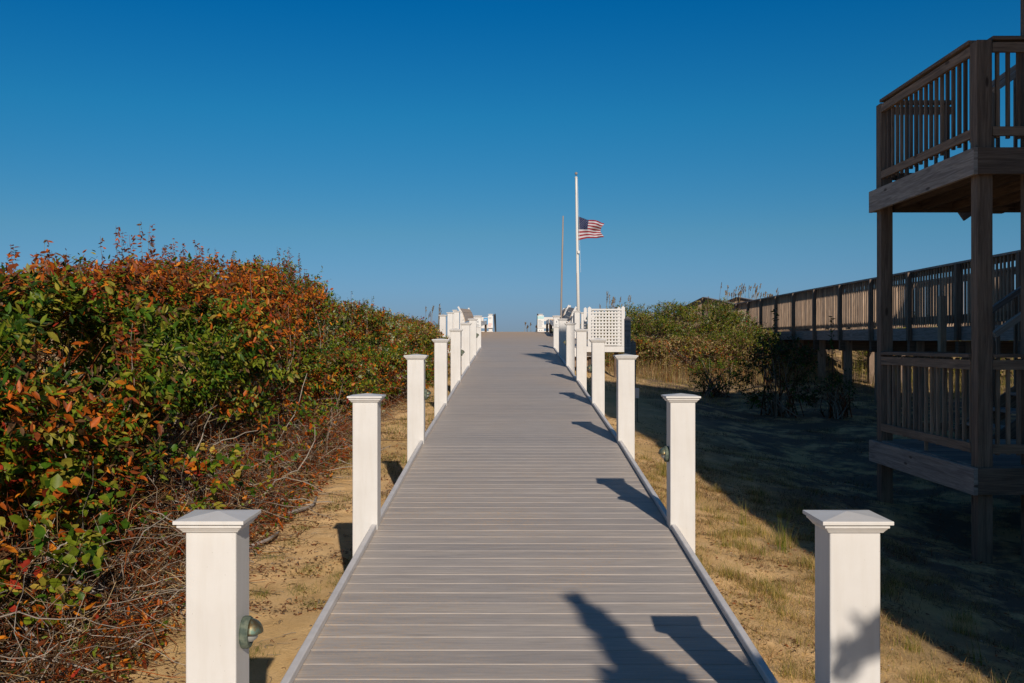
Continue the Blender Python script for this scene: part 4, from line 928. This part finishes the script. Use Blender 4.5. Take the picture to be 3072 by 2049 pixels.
# ---- sea oats
def oats(x, y, ztop, n, spread, label, head=.16):
    zb = float(gz(x, y)); pts = []; L_P = []; L_D = []
    for k in range(n):
        bx, by = x+random.gauss(0, spread*.35), y+random.gauss(0, spread*.3); h = (ztop-zb)*random.uniform(.72, 1.0); lx = random.gauss(.12, .12); ly = random.gauss(0, .1)
        c = [np.array([bx+lx*t_*t_*h*.5, by+ly*t_*t_*h*.5, zb+h*(t_-.06*t_**3)]) for t_ in np.linspace(0, 1, 7)]; pts.append(np.stack(c))
        for q_ in range(26):
            t_ = 1-head*random.random(); i = min(5, int(t_*6)); f_ = t_*6-i; p = c[i]*(1-f_)+c[i+1]*f_; L_P.append(p); L_D.append([random.gauss(.3, .25), random.gauss(0, .25), random.uniform(.2, 1)])
    pts = np.stack(pts); o = link('sea_oats', tubes('sea_oats', pts, np.full((n, 7), 1.0)*np.linspace(.009, .005, 7)*(y/40), pick(dict(dry=2, brown=1), n)), None, M['twig']); tag(o, label, 'sea oats', 'sea oats standing on the dunes')
    L_P = np.array(L_P); m_ = len(L_P); Ls = (.05+.04*rng.random(m_))*(y/38); ch = link('seed_head', leaf_mesh('seed_head', L_P, np.array(L_D), rng.normal(size=(m_, 3)), Ls, Ls*.25, pick(dict(brown=2.5, dry=2), m_)), o, M['leaf'])
oats(10.0, 44, EZ+2.75, 34, 1.5, 'dense brown sea oats behind the raised walkway', .14)
oats(11.4, 45, EZ+2.45, 16, .9, 'shorter sea oats right of the dense clump')
oats(2.55, 29, EZ+1.75, 6, .5, 'tall dark sea oats right of the flagpole')
oats(3.4, 33.5, EZ+1.7, 6, .7, 'thin sea oats on the crest above the lattice')
oats(-2.75, 34, EZ+1.42, 12, .55, 'thin bare grass stalks left of the landing')
oats(.75, 46, EZ+1.0, 7, .5, 'few dark stalks showing over the end of the boardwalk')

# ---- sapling behind the camera whose shadow falls on the deck
TX, TY, TZ = 1.56, -1.13, 3.80
sp_ = empty('sapling', (TX+.28, TY, float(gz(TX, TY)))); tag(sp_, 'pointed leafy sapling beside the boardwalk behind the camera', 'tree')
s_ = MB(); s_.tube([(TX+.28, TY, -.4), (TX+.22, TY, 1.6), (TX+.1, TY, 3.0), (TX, TY, TZ-.05)], [.05, .035, .018, .006], 8); o = s_.build('trunk', M['wood_dark'], None); o.parent = sp_; o.matrix_parent_inverse = Matrix.Translation(sp_.location).inverted()
n = 5200; t_ = rng.random(n)**.7; zz = TZ-2.1*t_; ctr = np.stack([TX+.05*t_+.35*t_*t_, np.full(n, TY), zz], 1); a = rng.random(n)*6.283
rr = (.004+.36*t_)*(rng.random(n)**.5)*(.74+.46*np.sin(a*3+zz*14)); Pp = ctr+np.stack([np.cos(a)*rr, np.sin(a)*rr*.7, -.15*rr], 1)
Dd = np.stack([np.cos(a), np.sin(a), 1.6+0*a], 1); L_ = .06+.05*rng.random(n)
o = link('crown', leaf_mesh('crown', Pp, Dd, rng.normal(size=(n, 3))+np.array([0, 0, 1]), L_, L_*.4, pick(dict(green=1, dgreen=1), n)), None, M['leaf']); o.parent = sp_; o.matrix_parent_inverse = Matrix.Translation(sp_.location).inverted()
for k, (dx, dz, lh) in enumerate(((.60, -.55, .45), (.78, -.95, .40), (-.11, -.50, .16), (-.17, -.80, .2), (.85, -.45, .3))):
    m_ = 90; q_ = rng.random(m_); px_ = TX+dx*(.35+.65*q_); pz_ = TZ+dz-.15+lh*q_*.8; Pq = np.stack([px_+rng.normal(size=m_)*.03*(1.2-q_), np.full(m_, TY)+rng.normal(size=m_)*.03, pz_], 1)
    L_ = .08+.05*rng.random(m_); o = link('side_branch', leaf_mesh('side_branch', Pq, np.tile([dx, 0, .5], (m_, 1))+rng.normal(size=(m_, 3))*.3, rng.normal(size=(m_, 3)), L_, L_*.4, pick(dict(green=1, dgreen=1), m_)), None, M['leaf']); o.parent = sp_; o.matrix_parent_inverse = Matrix.Translation(sp_.location).inverted()
